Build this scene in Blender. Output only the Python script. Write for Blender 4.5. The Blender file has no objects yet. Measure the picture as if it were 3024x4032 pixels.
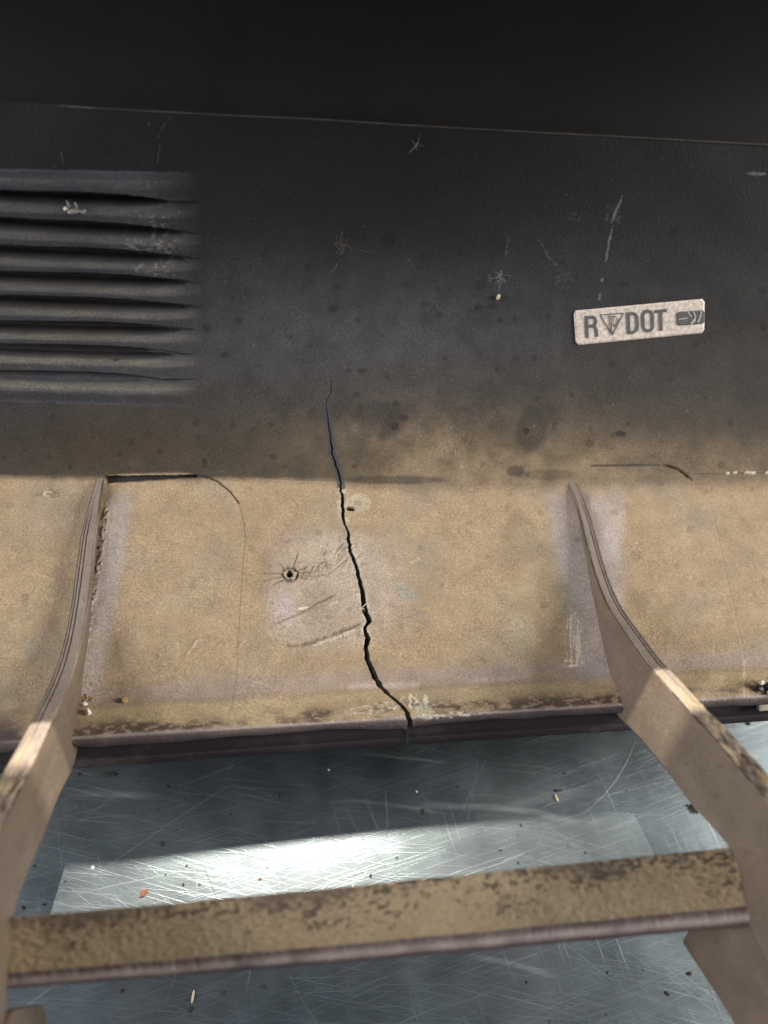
import bpy, bmesh, math, random
import numpy as np
from mathutils import Matrix, Vector

# ------------------------------------------------------------------ camera
sc = bpy.context.scene
FPX = 2750.0                       # focal length in pixels of a 3024 x 4032 frame
CAM_H = 0.325                      # camera height above the metal sheet
def cam_basis(pitch=60.0, vp=(20100.0, 416.0)):
    xc = np.array([vp[0] / FPX, vp[1] / FPX, -1.0]); xc /= np.linalg.norm(xc)
    p = math.radians(pitch)
    z = np.array([0, math.cos(p), math.sin(p)]); z -= xc * z.dot(xc); z /= np.linalg.norm(z)
    return np.array([xc, np.cross(z, xc), z])
B = cam_basis()
CAM = np.array([0, 0, CAM_H])
cd = bpy.data.cameras.new('camera'); cam = bpy.data.objects.new('camera', cd)
sc.collection.objects.link(cam); sc.camera = cam
m = Matrix([[*B[0], 0], [*B[1], 0], [*B[2], CAM_H], [0, 0, 0, 1]]); cam.matrix_world = m
cd.sensor_fit = 'VERTICAL'; cd.sensor_height = 36; cd.lens = FPX / 4032 * 36
cd.clip_start = 0.005; cd.clip_end = 50
cd.dof.use_dof = True; cd.dof.focus_distance = 0.275; cd.dof.aperture_fstop = 6.0

# ------------------------------------------------------------------ world, lamps, exposure
w = bpy.data.worlds.new('World'); sc.world = w; w.use_nodes = True
bg = w.node_tree.nodes['Background']; bg.inputs[0].default_value = (0.44, 0.74, 1.0, 1); bg.inputs[1].default_value = 0.075
sc.view_settings.view_transform = 'Standard'; sc.view_settings.look = 'None'
sc.view_settings.exposure = 0; sc.view_settings.gamma = 1
def look(o, p, t):
    o.location = p; o.rotation_euler = (Vector(t) - Vector(p)).to_track_quat('-Z', 'Y').to_euler()
def area(name, p, t, sx, sy, power, col):
    l = bpy.data.lights.new(name, 'AREA'); l.shape = 'RECTANGLE'; l.size = sx; l.size_y = sy
    l.energy = power; l.color = col
    o = bpy.data.objects.new(name, l); sc.collection.objects.link(o); look(o, p, t); return o
area('added_front_light', (0.10, -0.75, 1.25), (0.04, 0.11, 0.07), 1.3, 0.5, 1.5, (0.95, 0.96, 1.0))  # soft area light added high in front, source unseen
area('added_side_light', (1.42, -0.02, 0.74), (0.04, 0.11, 0.07), 0.6, 0.7, 34, (1.0, 0.95, 0.88))  # area light added to brighten the panel from the right, source unseen
area('added_side_light', (-1.35, -0.08, 0.76), (0.04, 0.11, 0.07), 0.6, 0.7, 27, (0.98, 0.96, 0.96))  # its weaker counterpart, added on the left
sl = bpy.data.lights.new('added_strip_light', 'POINT'); sl.energy = 12.0; sl.shadow_soft_size = 0.0006; sl.color = (1.0, 0.93, 0.80)
LAMP = (.006, .166, .380)                                    # unseen point light added above the bumper to throw the sunlit strip
strip_ob = bpy.data.objects.new('added_strip_light', sl); sc.collection.objects.link(strip_ob); strip_ob.location = LAMP
sc.cycles.max_bounces = 8

# ------------------------------------------------------------------ helpers
random.seed(4); rng = np.random.default_rng(7)
def ray(px, py):
    d = np.stack([(np.asarray(px, float) - 1512) / FPX, (2016 - np.asarray(py, float)) / FPX, -np.ones(np.shape(px))], -1)
    return d @ B.T
def on_plane_x(px, py, x):
    r = ray(px, py); return CAM + r * (x / r[..., :1])
def on_table(px, py, z=0.0):
    r = ray(px, py); return CAM + r * ((z - CAM_H) / r[..., 2:3])
def to_px(P):
    c = (P - CAM) @ B; return 1512 + FPX * c[..., 0] / -c[..., 2], 2016 - FPX * c[..., 1] / -c[..., 2]
def ss(a, b, x):
    t = np.clip((x - a) / (b - a), 0, 1); return t * t * (3 - 2 * t)
def vnoise(x, y, seed=0):
    xi = np.floor(x).astype(np.int64); yi = np.floor(y).astype(np.int64); fx = x - xi; fy = y - yi
    fx = fx * fx * (3 - 2 * fx); fy = fy * fy * (3 - 2 * fy)
    def h(a, b):
        n = (a * 374761393 + b * 668265263 + seed * 974634777) & 0xffffffff
        n = ((n ^ (n >> 13)) * 1274126177) & 0xffffffff
        return ((n ^ (n >> 16)) & 0xffff) / 65535.0
    return (h(xi, yi) * (1 - fx) + h(xi + 1, yi) * fx) * (1 - fy) + (h(xi, yi + 1) * (1 - fx) + h(xi + 1, yi + 1) * fx) * fy
def fbm(x, y, o=4, seed=0):
    s = 0; a = 0.5; t = 0
    for k in range(o):
        s = s + a * vnoise(x * 2 ** k, y * 2 ** k, seed + k * 17); t += a; a *= 0.5
    return s / t
def dist_poly(X, Y, pts, reach):
    """distance to a polyline (and fraction along it) for points near it"""
    D = np.full(X.shape, 1e9); T = np.zeros(X.shape); pts = np.array(pts, float)
    L = np.r_[0, np.cumsum(np.hypot(*np.diff(pts, axis=0).T))]; L /= L[-1]
    for i in range(len(pts) - 1):
        (x0, y0), (x1, y1) = pts[i], pts[i + 1]
        mk = (X > min(x0, x1) - reach) & (X < max(x0, x1) + reach) & (Y > min(y0, y1) - reach) & (Y < max(y0, y1) + reach)
        if not mk.any(): continue
        xx = X[mk]; yy = Y[mk]; dx, dy = x1 - x0, y1 - y0
        t = np.clip(((xx - x0) * dx + (yy - y0) * dy) / (dx * dx + dy * dy + 1e-9), 0, 1)
        d = np.hypot(xx - x0 - t * dx, yy - y0 - t * dy); cur = D[mk]; tt = T[mk]
        b = d < cur; cur[b] = d[b]; tt[b] = (L[i] + t * (L[i + 1] - L[i]))[b]; D[mk] = cur; T[mk] = tt
    return D, T
C = sc.collection
def np_mesh(name, V, Fc, mat, parent=None, attrs=None, smooth=True, normals=None):
    """V (n,3), Fc (m,4) or list of faces"""
    me = bpy.data.meshes.new(name)
    if isinstance(Fc, np.ndarray):
        k = Fc.shape[1]
        me.vertices.add(len(V)); me.vertices.foreach_set('co', np.ascontiguousarray(V, dtype=np.float32).ravel())
        me.loops.add(Fc.size); me.loops.foreach_set('vertex_index', Fc.ravel().astype(np.int32))
        me.polygons.add(len(Fc)); me.polygons.foreach_set('loop_start', np.arange(0, Fc.size, k, dtype=np.int32))
        me.update(calc_edges=True)
    else:
        me.from_pydata([tuple(v) for v in V], [], Fc); me.update()
    if smooth: me.polygons.foreach_set('use_smooth', np.ones(len(me.polygons), dtype=bool))
    for k, a in (attrs or {}).items():
        if a.ndim == 2:
            at = me.attributes.new(k, 'FLOAT_COLOR', 'POINT')
            at.data.foreach_set('color', np.c_[a, np.ones(len(a))].astype(np.float32).ravel())
        else:
            at = me.attributes.new(k, 'FLOAT', 'POINT'); at.data.foreach_set('value', a.astype(np.float32))
    if normals is not None: me.normals_split_custom_set_from_vertices(normals.astype(float).tolist())
    me.materials.append(mat)
    o = bpy.data.objects.new(name, me); C.objects.link(o)
    if parent: o.parent = parent
    return o
def grid_faces(nr, nc, idx=None):
    I = np.arange(nr * nc).reshape(nr, nc) if idx is None else idx
    return np.stack([I[:-1, :-1], I[:-1, 1:], I[1:, 1:], I[1:, :-1]], -1).reshape(-1, 4)
def tag(o, label=None, cat=None, group=None, kind=None):
    for k, v in (('label', label), ('category', cat), ('group', group), ('kind', kind)):
        if v: o[k] = v
    return o

# ------------------------------------------------------------------ materials
def mat_new(name):
    mt = bpy.data.materials.new(name); mt.use_nodes = True; nt = mt.node_tree
    return mt, nt, nt.nodes['Principled BSDF']
def N(nt, t, **kw):
    n = nt.nodes.new(t)
    for k, v in kw.items():
        if k.startswith('i_'): n.inputs[int(k[2:]) if k[2:].isdigit() else k[2:].replace('_', ' ')].default_value = v
        else: setattr(n, k, v)
    return n
def ramp(nt, fac, stops):
    r = nt.nodes.new('ShaderNodeValToRGB'); e = r.color_ramp.elements
    while len(e) < len(stops): e.new(0.5)
    for el, (p, c) in zip(e, stops): el.position = p; el.color = (c, c, c, 1) if not isinstance(c, tuple) else (*c, 1)
    nt.links.new(fac, r.inputs[0]); return r
def math_n(nt, op, a, b):
    n = nt.nodes.new('ShaderNodeMath'); n.operation = op
    for i, v in enumerate((a, b)):
        if isinstance(v, (int, float)): n.inputs[i].default_value = v
        else: nt.links.new(v, n.inputs[i])
    return n.outputs[0]
def mix_c(nt, fac, a, b, mode='MIX'):
    n = nt.nodes.new('ShaderNodeMix'); n.data_type = 'RGBA'; n.blend_type = mode
    for i, v in ((0, fac), (6, a), (7, b)):
        if isinstance(v, (int, float)): n.inputs[i].default_value = v
        elif isinstance(v, tuple): n.inputs[i].default_value = (*v, 1)
        else: nt.links.new(v, n.inputs[i])
    return n.outputs[2]
def dusty_plastic(name, attr=True, col=(.3, .2, .15), rgh=.6, grain=1.0, speck=1.0, mottle=None, bump=.25):
    """dust-covered moulded plastic: colour and roughness come from mesh attributes (where dust lies) plus fine grain and specks"""
    mt, nt, bs = mat_new(name); L = nt.links
    tc = N(nt, 'ShaderNodeTexCoord').outputs['Object']
    if attr:
        a = N(nt, 'ShaderNodeAttribute', attribute_name='Col').outputs['Color']
        rr = N(nt, 'ShaderNodeAttribute', attribute_name='Rgh').outputs['Fac']
    else:
        a = col; rr = rgh
    if mottle:
        nz = N(nt, 'ShaderNodeTexNoise', i_Scale=mottle[0], i_Detail=6.0, i_Roughness=.62); L.new(tc, nz.inputs['Vector'])
        a = mix_c(nt, ramp(nt, nz.outputs[0], mottle[2]).outputs[0], a, mottle[1])
    n1 = N(nt, 'ShaderNodeTexNoise', i_Scale=1500.0, i_Detail=2.5, i_Roughness=.75); L.new(tc, n1.inputs['Vector'])
    g = ramp(nt, n1.outputs[0], [(.30, 1 - .40 * grain), (.5, 1.0), (.72, 1 + .60 * grain)])
    gv = N(nt, 'ShaderNodeTexNoise', i_Scale=45.0, i_Detail=3.0); L.new(tc, gv.inputs['Vector'])
    c1 = mix_c(nt, ramp(nt, gv.outputs[0], [(.35, .65), (.65, 1.0)]).outputs[0], a, mix_c(nt, 1.0, a, g.outputs[0], 'MULTIPLY'))
    n2 = N(nt, 'ShaderNodeTexNoise', i_Scale=110.0, i_Detail=4.0, i_Roughness=.6); L.new(tc, n2.inputs['Vector'])
    g2 = ramp(nt, n2.outputs[0], [(.3, 1 - .13 * grain), (.7, 1 + .12 * grain)])
    c1 = mix_c(nt, 1.0, c1, g2.outputs[0], 'MULTIPLY')
    out = c1
    if speck > 0:
        bw = nt.nodes.new('ShaderNodeRGBToBW')
        if attr or mottle: L.new(a, bw.inputs[0])
        else: bw.inputs[0].default_value = (*col, 1)
        gate = math_n(nt, 'MULTIPLY', math_n(nt, 'MINIMUM', math_n(nt, 'MAXIMUM', math_n(nt, 'MULTIPLY', bw.outputs[0], 3.2), .10), 1.0), .62 * speck)
        for sc_, rad, seed, cc in ((330.0, .085, 1, (.62, .52, .38)), (140.0, .045, 2, (.72, .64, .52)), (700.0, .12, 3, (.5, .42, .3))):
            v = N(nt, 'ShaderNodeTexVoronoi', i_Scale=sc_); L.new(tc, v.inputs['Vector'])
            rnd = N(nt, 'ShaderNodeSeparateColor'); L.new(v.outputs['Color'], rnd.inputs[0])
            r2 = math_n(nt, 'MULTIPLY', math_n(nt, 'MAXIMUM', math_n(nt, 'SUBTRACT', rnd.outputs[0], .62), 0.0), rad * 4.2)
            mk = math_n(nt, 'LESS_THAN', v.outputs['Distance'], r2)
            out = mix_c(nt, math_n(nt, 'MULTIPLY', mk, gate), out, cc)
    L.new(out, bs.inputs['Base Color'])
    if isinstance(rr, float): bs.inputs['Roughness'].default_value = rr
    else: L.new(rr, bs.inputs['Roughness'])
    bs.inputs['Specular IOR Level'].default_value = .33
    n3 = N(nt, 'ShaderNodeTexNoise', i_Scale=900.0, i_Detail=3.0); L.new(tc, n3.inputs['Vector'])
    bp = N(nt, 'ShaderNodeBump', i_Strength=bump, i_Distance=.0006); L.new(n3.outputs[0], bp.inputs['Height'])
    L.new(bp.outputs[0], bs.inputs['Normal'])
    return mt
def plain(name, col, rgh=.6, metal=0.0, var=.2, scale=400.0):
    mt, nt, bs = mat_new(name); L = nt.links
    tc = N(nt, 'ShaderNodeTexCoord').outputs['Object']
    n1 = N(nt, 'ShaderNodeTexNoise', i_Scale=scale, i_Detail=4.0); L.new(tc, n1.inputs['Vector'])
    g = ramp(nt, n1.outputs[0], [(.3, 1 - var), (.7, 1 + var)])
    L.new(mix_c(nt, 1.0, col, g.outputs[0], 'MULTIPLY'), bs.inputs['Base Color'])
    bs.inputs['Roughness'].default_value = rgh; bs.inputs['Metallic'].default_value = metal
    return mt
M_panel = dusty_plastic('dusty_moulded_plastic')
M_upper = dusty_plastic('dark_plastic', attr=False, col=(.012, .0108, .0102), rgh=.62, grain=.5, speck=.12, bump=.1,
                        mottle=(9.0, (.021, .018, .017), [(.5, 0.0), (.68, .8)]))
M_rib = dusty_plastic('dusty_rib_plastic', speck=.5, bump=.2, grain=.7)
M_trim = dusty_plastic('purple_black_trim_plastic', attr=False, col=(.036, .028, .033), rgh=.36, grain=.5, speck=.5,
                       mottle=(60.0, (.11, .09, .085), [(.52, 0.0), (.75, .7)]))

# ------------------------------------------------------------------ the panel's cross-section (y, z), table at z = 0
up = np.array([(.162, .0722), (.170, .079), (.186, .0965), (.204, .121), (.219, .149), (.2288, .172), (.2345, .1874)])
lo = np.array([(.0591, .0668), (.0594, .0687), (.0612, .0697), (.0645, .0692), (.0700, .0670), (.0746, .0650), (.080, .0647), (.100, .0657), (.130, .0688), (.162, .0722)])
def resample(p, step):
    s = np.r_[0, np.cumsum(np.hypot(*np.diff(p, axis=0).T))]; n = max(2, int(round(s[-1] / step)) + 1)
    t = np.linspace(0, s[-1], n); return np.c_[np.interp(t, s, p[:, 0]), np.interp(t, s, p[:, 1])]
def gsm(p, sig):
    n = int(sig * 3) + 1; k = np.exp(-.5 * (np.arange(-n, n + 1) / sig) ** 2); k /= k.sum()
    q = np.vstack([2 * p[0] - p[n:0:-1], p, 2 * p[-1] - p[-2:-n - 2:-1]])
    return np.c_[np.convolve(q[:, 0], k, 'valid'), np.convolve(q[:, 1], k, 'valid')]
STEP = .0004
upr = gsm(resample(up, STEP), 14); lor = resample(lo, STEP)
upr += (lor[-1] - upr[0]) * np.linspace(1, 0, len(upr))[:, None]
prof = gsm(np.vstack([lor, upr[1:]]), 1.7)
wide = gsm(np.vstack([lor, upr[1:]]), 7); kj = np.exp(-((np.arange(len(prof)) - len(lor)) / 22.) ** 2)[:, None]; prof = prof * (1 - kj) + wide * kj
prof = resample(prof, STEP)
S = np.r_[0, np.cumsum(np.hypot(*np.diff(prof, axis=0).T))]
tan_ = np.gradient(prof, axis=0); tan_ /= np.linalg.norm(tan_, axis=1)[:, None]
nrm = np.c_[-tan_[:, 1], tan_[:, 0]]                            # points up / towards the camera side
theta = np.arctan2(prof[:, 0], CAM_H - prof[:, 1])
mono = np.maximum.accumulate(theta + np.arange(len(theta)) * 1e-9)
def panel_pt(px, py, h=0.0):
    """point on the panel seen at a place of the frame, raised by h along the normal"""
    r = ray(px, py); th = np.arctan2(r[..., 1], -r[..., 2])
    i = np.interp(th, mono, np.arange(len(mono)))
    y = np.interp(i, np.arange(len(mono)), prof[:, 0]); z = np.interp(i, np.arange(len(mono)), prof[:, 1])
    ny = np.interp(i, np.arange(len(mono)), nrm[:, 0]); nz = np.interp(i, np.arange(len(mono)), nrm[:, 1])
    t = y / r[..., 1]
    return np.stack([r[..., 0] * t, y + ny * h, z + nz * h], -1), np.stack([0 * y, ny, nz], -1)
def panel_s(px, py):
    r = ray(px, py); th = np.arctan2(r[..., 1], -r[..., 2]); i = np.interp(th, mono, np.arange(len(mono)))
    y = np.interp(i, np.arange(len(mono)), prof[:, 0]); return r[..., 0] * y / r[..., 1], np.interp(i, np.arange(len(mono)), S)

# ------------------------------------------------------------------ crack path
CR = np.array([(1303,1439,0),(1303,1496,2),(1304,1545,4),(1289,1574,3),(1284,1593,3),(1287,1617,4),(1294,1665,7),(1303,1728,9),(1309,1786,10),(1323,1834,11),(1338,1882,11),
 (1343,1911,11),(1345,1955,14),(1349,1998,16),(1348,2036,15),(1359,2070,11),(1370,2094,11),(1370,2133,16),(1379,2186,16),(1395,2229,17),(1410,2282,18),(1424,2331,20),(1430,2384,24),
 (1436,2410,26),(1448,2441,26),(1453,2456,22),(1441,2470,13),(1434,2487,16),(1443,2512,24),(1444,2532,24),(1439,2548,19),(1443,2582,22),(1461,2631,25),(1480,2674,27),(1504,2712,27),(1537,2745,25),(1575,2777,25),
 (1600,2806,22),(1610,2830,22),(1612,2860,26)], float)
cx, cs = panel_s(CR[:, 0], CR[:, 1]); o_ = np.argsort(cs)
crk_x = np.interp(S, cs[o_], cx[o_]); crk_w = np.interp(S, cs[o_], CR[o_, 2]) * 9.6e-5
crk_w[S > cs.max()] = 0
jag = (fbm(S * 700, S * 0 + 3.3, 3, 5) - .5) * 13e-4; jag2 = (fbm(S * 1400, S * 0 + 8.3, 3, 9) - .5) * 11e-4
amp = np.clip(crk_w / .0012, 0, 1)
crk_w = np.clip(crk_w, 0, None); crk_w[crk_w < 1.5e-4] = 0
XREF = .030
X0, X1 = -.175, .275
cl = np.arange(X0, XREF, STEP); cl = np.r_[cl, XREF]; cr = np.arange(XREF, X1, STEP)
nr, nl, nrr = len(S), len(cl), len(cr)
def cols(cvals, side):
    dev = (crk_x + jag * amp - XREF)[:, None]
    Wd = np.exp(-((cvals - XREF) / .055)[None, :] ** 2)
    g = (crk_w / 2 + side * jag2 * amp * .5)[:, None] * (crk_w > 0)[:, None]
    return cvals[None, :] + dev * Wd + side * g * np.exp(-np.abs(cvals - XREF)[None, :] / .006)
XL, XR = cols(cl, -1), cols(cr, 1)
XX = np.hstack([XL, XR])                                          # (rows, cols); columns nl-1 and nl are the two sides of the crack
rows = np.arange(nr)[:, None] * np.ones((1, XX.shape[1]), int)
Yb = prof[:, 0][:, None] + 0 * XX; Zb = prof[:, 1][:, None] + 0 * XX
P0 = np.stack([XX, Yb, Zb], -1); PX, PY = to_px(P0)
NX = np.stack([0 * XX, nrm[:, 0][:, None] + 0 * XX, nrm[:, 1][:, None] + 0 * XX], -1)
SS = S[:, None] + 0 * XX
crease_y = 1872 + 12 * np.exp(-((PX - 1500) / 900) ** 2)

# ------------------------------------------------------------------ relief (metres) and colour of the panel
big = fbm(PX / 330, PY / 330, 5, 3)
H = np.zeros(XX.shape)
# louvre grooves: centre height at the frame's edge, at x = 540, and where the groove ends
GR = [(763, 787, 683), (871, 904, 743), (980, 1007, 754), (1083, 1104, 760), (1175, 1199, 770), (1278, 1292, 735), (1370, 1387, 712), (1473, 1487, 610)]
env = 1 - ss(590, 800, PX - 30 * np.sin((PY - 640) / 980 * 3.1))
SLAT = np.full(XX.shape, -1); LEDGE = np.zeros(XX.shape)
gy = [g[0] + (g[1] - g[0]) * PX / 540 for g in GR]
gyx = [665 + 10 * (PX / 540)] + gy + [gy[-1] + 108]
prev = gyx[0]
inside = (PY > gyx[0] - 30) & (PY < gyx[-1] + 60) & (PX < 800)
for k in range(9):
    a, b = gyx[k], gyx[k + 1]; t = (PY - a) / (b - a); mk = (t >= 0) & (t < 1) & inside
    amp_k = [.9, 1, 1, 1, 1, 1, .95, .8, .5][k]
    if k == 0: prof_k = ss(0, .32, t) * 1.0 - .15 * ss(.5, 1, t)
    elif k == 8: prof_k = .15 + .85 * ss(.12, .42, t) - ss(.5, 1, t)
    else: prof_k = .12 + .88 * np.clip((t - .13) / .33, 0, 1) - .34 * np.clip((t - .5) / .45, 0, 1)
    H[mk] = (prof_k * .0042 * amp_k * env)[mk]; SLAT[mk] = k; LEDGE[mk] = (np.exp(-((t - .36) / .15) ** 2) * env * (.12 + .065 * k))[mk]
for k, g in enumerate(GR):
    d = PY - gy[k]; tip = g[2]
    wd = np.clip(1 - ((PX - 120) / (tip - 120)).clip(0, None) ** 4, 0, 1) * (19 + 5 * np.clip(PX / 540, 0, 1)) * (1 if k < 7 else .8)
    depth = (.0085 if k < 6 else (.007 if k == 6 else .0016)) * np.clip((wd - 1) / 15, 0, 1)
    mk = inside & (np.abs(d) < 60)
    gr = 1 - ss(.72, 1.12, np.abs(d) / (wd + 3))
    gr = gr * ss(g[2] + 25, g[2] - 60, PX)
    H[mk] = (H * (1 - gr) - depth * gr)[mk]
# soft bulge knocked into the panel beside the crack
def box(px0, px1, py0, py1, e):
    return ss(px0 - e, px0 + e, PX) * (1 - ss(px1 - e, px1 + e, PX)) * ss(py0 - e, py0 + e, PY) * (1 - ss(py1 - e, py1 + e, PY))
bq = ((np.abs(PX - 1290 + 40 * (big - .5)) / 235) ** 3.2 + (np.abs(PY - 2325) / 235) ** 3.2); bulge = 1 - ss(.45, 1.7, bq)
H += .0020 * bulge + .0007 * np.exp(-(((PX - 1340) / 90) ** 2 + ((PY - 2230) / 90) ** 2))
# raised pads bounded by the mould lines
LT = [(425,1889),(603,1882),(772,1875),(820,1881),(856,1896),(904,1933),(941,1981),(962,2059),(965,2138),(953,2282),(941,2463),(932,2656),(910,2789)]
RT = [(2284,1836),(2450,1834),(2618,1833),(2670,1848),(2724,1889),(2790,1971),(2809,2015),(2847,2192),(2885,2370),(2923,2547),(2929,2597)]
for pts, x_in, in_ in ((LT, 425, True), (RT, 2284, True)):
    p = np.array(pts, float); j = np.argmax(p[:, 0])
    xr = np.interp(PY, p[:, 1][p[:, 1].argsort()], p[:, 0][p[:, 1].argsort()])
    H += .00022 * ss(-6, 6, xr - PX) * ss(-3, 5, PY - (p[0, 1] + 3)) * ss(x_in - 10, x_in + 130, PX) * (PY < 2740)
# fillets where ribs meet the panel
lrx = np.interp(PY, [1900, 2200, 2450, 2700, 2790], [436, 396, 352, 312, 298])
rrx = np.interp(PY, [1900, 2180, 2340, 2500, 2655], [2262, 2309, 2350, 2376, 2394])
fl = np.exp(-((PX - lrx) / 62) ** 2) * ss(1905, 2020, PY) * (1 - ss(2700, 2790, PY)); fr = np.exp(-((PX - rrx - 35) / 85) ** 2) * ss(1890, 2010, PY) * (1 - ss(2600, 2700, PY))
H += .0013 * fl + .0015 * fr
# the pressed corner between the face and the flange
fl_y = np.interp(PX, [0, 340, 1382, 1900, 2400, 3024], [2810, 2785, 2716, 2690, 2660, 2632])
H += (fbm(PX / 260, PY / 260, 3, 31) - .5) * .0022 * ss(1880, 1990, PY) + (fbm(PX / 420, PY / 420, 2, 37) - .5) * .0020 * (1 - ss(1700, 1880, PY))
lift = np.interp(PX - np.interp(PY, CR[:, 1], CR[:, 0]), [-220, 0], [0, 1]) * (PX < np.interp(PY, CR[:, 1], CR[:, 0])) * ss(1700, 2300, PY)
H += .0009 * lift
H *= 1 - (1 - ss(20, 80, np.maximum(np.abs(PX - 2515) - 270, np.abs(PY - 1290) - 95)))

plast = np.array([.0095, .010, .0115]); dustc = np.array([.385, .286, .180]); film = np.array([.34, .265, .235]); gfilm = np.array([.066, .070, .081])
med = fbm(PX / 70, PY / 70, 4, 11); fine = fbm(PX / 14, PY / 9, 3, 21)
d = np.interp(PY + 170 * (big - .5) + 30 * (PX - 1500) / 1500, [560, 900, 1150, 1350, 1550, 1700, 1850, 1900], [.006, .010, .016, .035, .08, .14, .20, .24])
warm = np.exp(-(((PX - 1620) / 620) ** 2 + ((PY - 1740) / 130) ** 2)); d = d + .16 * warm * med * 2
d = d + .36 * ss(1640, 1880, PY) * ss(1150, 1750, PX) * (.4 + 1.1 * med) * (1 - .35 * ss(2300, 2900, PX))
d = np.where(PY > crease_y - 8, np.maximum(d, ss(-14 - 40 * ss(1000, 1700, PX), 26 + 60 * ss(1000, 1700, PX), PY - crease_y + 16 * (med - .5)) * 1.0), d)
d *= .88 + .24 * med
d = np.where(PY < crease_y - 4, d * np.interp(PX, [0, 900, 1500], [.62, .75, 1]), d)
for (x, y, a, b, s_) in ((1500, 1650, 105, 80, .40), (2090, 1690, 62, 90, .42), (2030, 1855, 36, 22, .5), (2440, 1706, 20, 12, .8), (1880, 1610, 60, 30, .3), (1560, 1890, 200, 18, .5),
                     (2150, 1870, 130, 22, .35), (100, 1560, 250, 60, .25), (2050, 2140, 90, 130, .16), (2170, 2250, 60, 180, .12)):
    e = ((PX - x) / a) ** 2 + ((PY - y) / b) ** 2
    d *= 1 - s_ * (1 - ss(.5, 1.25, e + .5 * (med - .5)))
d = np.clip(d, 0, 1); gb = ss(.48, .72, fbm(PX / 210 + 5, PY / 170, 4, 131)) * (PY > 1880)
dustc = dustc + (np.array([.33, .275, .20]) - dustc) * (gb * .55)[..., None]
col = plast + (dustc - plast) * d[..., None]
grm = (np.exp(-np.abs(PX - lrx - 8) / 26) + np.exp(-np.abs(PX - rrx + 8) / 30)) * ss(1930, 2300, PY) + np.exp(-np.abs(PY - crease_y - 6) / 12) * .5
col += (np.array([.13, .095, .06]) - col) * np.clip(grm * .55 * (.3 + med), 0, .8)[..., None]
# bluish haze of fine dust over the mid panel
hz = np.exp(-(((PX - 1350) / 900) ** 2 + ((PY - 1330) / 240) ** 2)) * .55 + .15 * ss(800, 1150, PY) * (1 - ss(1500, 1800, PY))
col += (gfilm - plast) * (hz * (.6 + .8 * med))[..., None]
redd = np.exp(-(((PX - 380) / 330) ** 2 + ((PY - 1730) / 130) ** 2)); col[..., 0] *= 1 + .12 * redd; col[..., 2] *= 1 - .1 * redd
rg = .85 - .12 * (1 - np.clip(d * 1.6, 0, 1))
def blend(mask, c, r=None):
    global col, rg
    col = col + (np.array(c) - col) * mask[..., None]
    if r is not None: rg = rg + (r - rg) * mask
fm = bulge
blend(fm * (.25 + .45 * med), (.43, .355, .30), .40)
blend(np.exp(-(((PX - 1330) / 115) ** 2 + ((PY - 2210) / 120) ** 2)) * .75, (.56, .47, .37), .42)  # pale highlight at the bulge's upper right, painted into the colour
blend(np.exp(-(((PX - 1530) / 80) ** 2 + ((PY - 2300) / 190) ** 2)) * .5 * (.3 + med), (.40, .32, .27), .42)
blend(np.exp(-(((PX - 1125) / 45) ** 2 + ((PY - 2400) / 80) ** 2)) * .6, (.50, .44, .44), .28)  # bluish highlight at the bulge's lower left, painted into the colour
strip_l = ss(-12, 6, PX - lrx) * (1 - ss(62, 118, PX - lrx + 20 * (med - .5))) * ss(1910, 1990, PY) * (1 - ss(2720, 2790, PY))
blend(strip_l * (.4 + .6 * med), (.42, .36, .345), .38)  # thinner dust film by the left rib, sheen partly painted in
strip_r = ss(-150, -95, PX - rrx + 18 * (med - .5)) * (1 - ss(95, 165, PX - rrx + 0.22 * (PY - 2200))) * ss(1905, 1990, PY) * (1 - ss(2660, 2740, PY))
blend(strip_r * (.4 + .6 * med), (.41, .35, .34), .38)  # same by the right rib: film plus painted sheen
low = np.exp(-((PY - (fl_y - 38)) / 36) ** 2) * ss(150, 400, PX)
blend(np.clip(low * 1.1, 0, 1) * (.25 + .5 * med), (.36, .29, .27), .5)
blend((np.exp(-((PY - (fl_y - 10)) / 13) ** 2) * box(1375, 1650, 2600, 2800, 18) + .5 * np.exp(-((PY - (fl_y - 12)) / 10) ** 2) * box(1850, 2040, 2600, 2800, 40)) * .75, (.56, .45, .41), .5)
# flange: dust eaten away by dark drips near the lip
fz = ss(0, 26, PY - fl_y)
fd = ss(20, 95, PY - fl_y + 20 * (big - .5)); blob = fbm(PX / 22, PY / 9, 3, 41)
pat = ss(.34, .56, fbm(PX / 190, PY / 80, 3, 43))
blend(fz * np.clip(fd * 1.1, 0, 1) * ss(.45, .54, blob + .16 * (pat - .5) + .04 * ss(500, 1100, PX) * ss(1700, 1300, PX)) * (.3 + .7 * pat), (.115, .08, .062), .6)
blend(fz * (1 - fd * pat) * .7, (.50, .385, .225)); blend(fz * fd * pat * .15, (.17, .12, .09))  # thicker flange dust, its colour lightened to offset the flange's shading
lipm = ss(.0048, .0032, SS)
blend(lipm * .92, (.10, .078, .082), .36)
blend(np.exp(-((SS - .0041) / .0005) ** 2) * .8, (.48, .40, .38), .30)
blend(ss(130, 0, PX) * ss(2790, 2850, PY) * .7, (.12, .085, .09), .4)
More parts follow.
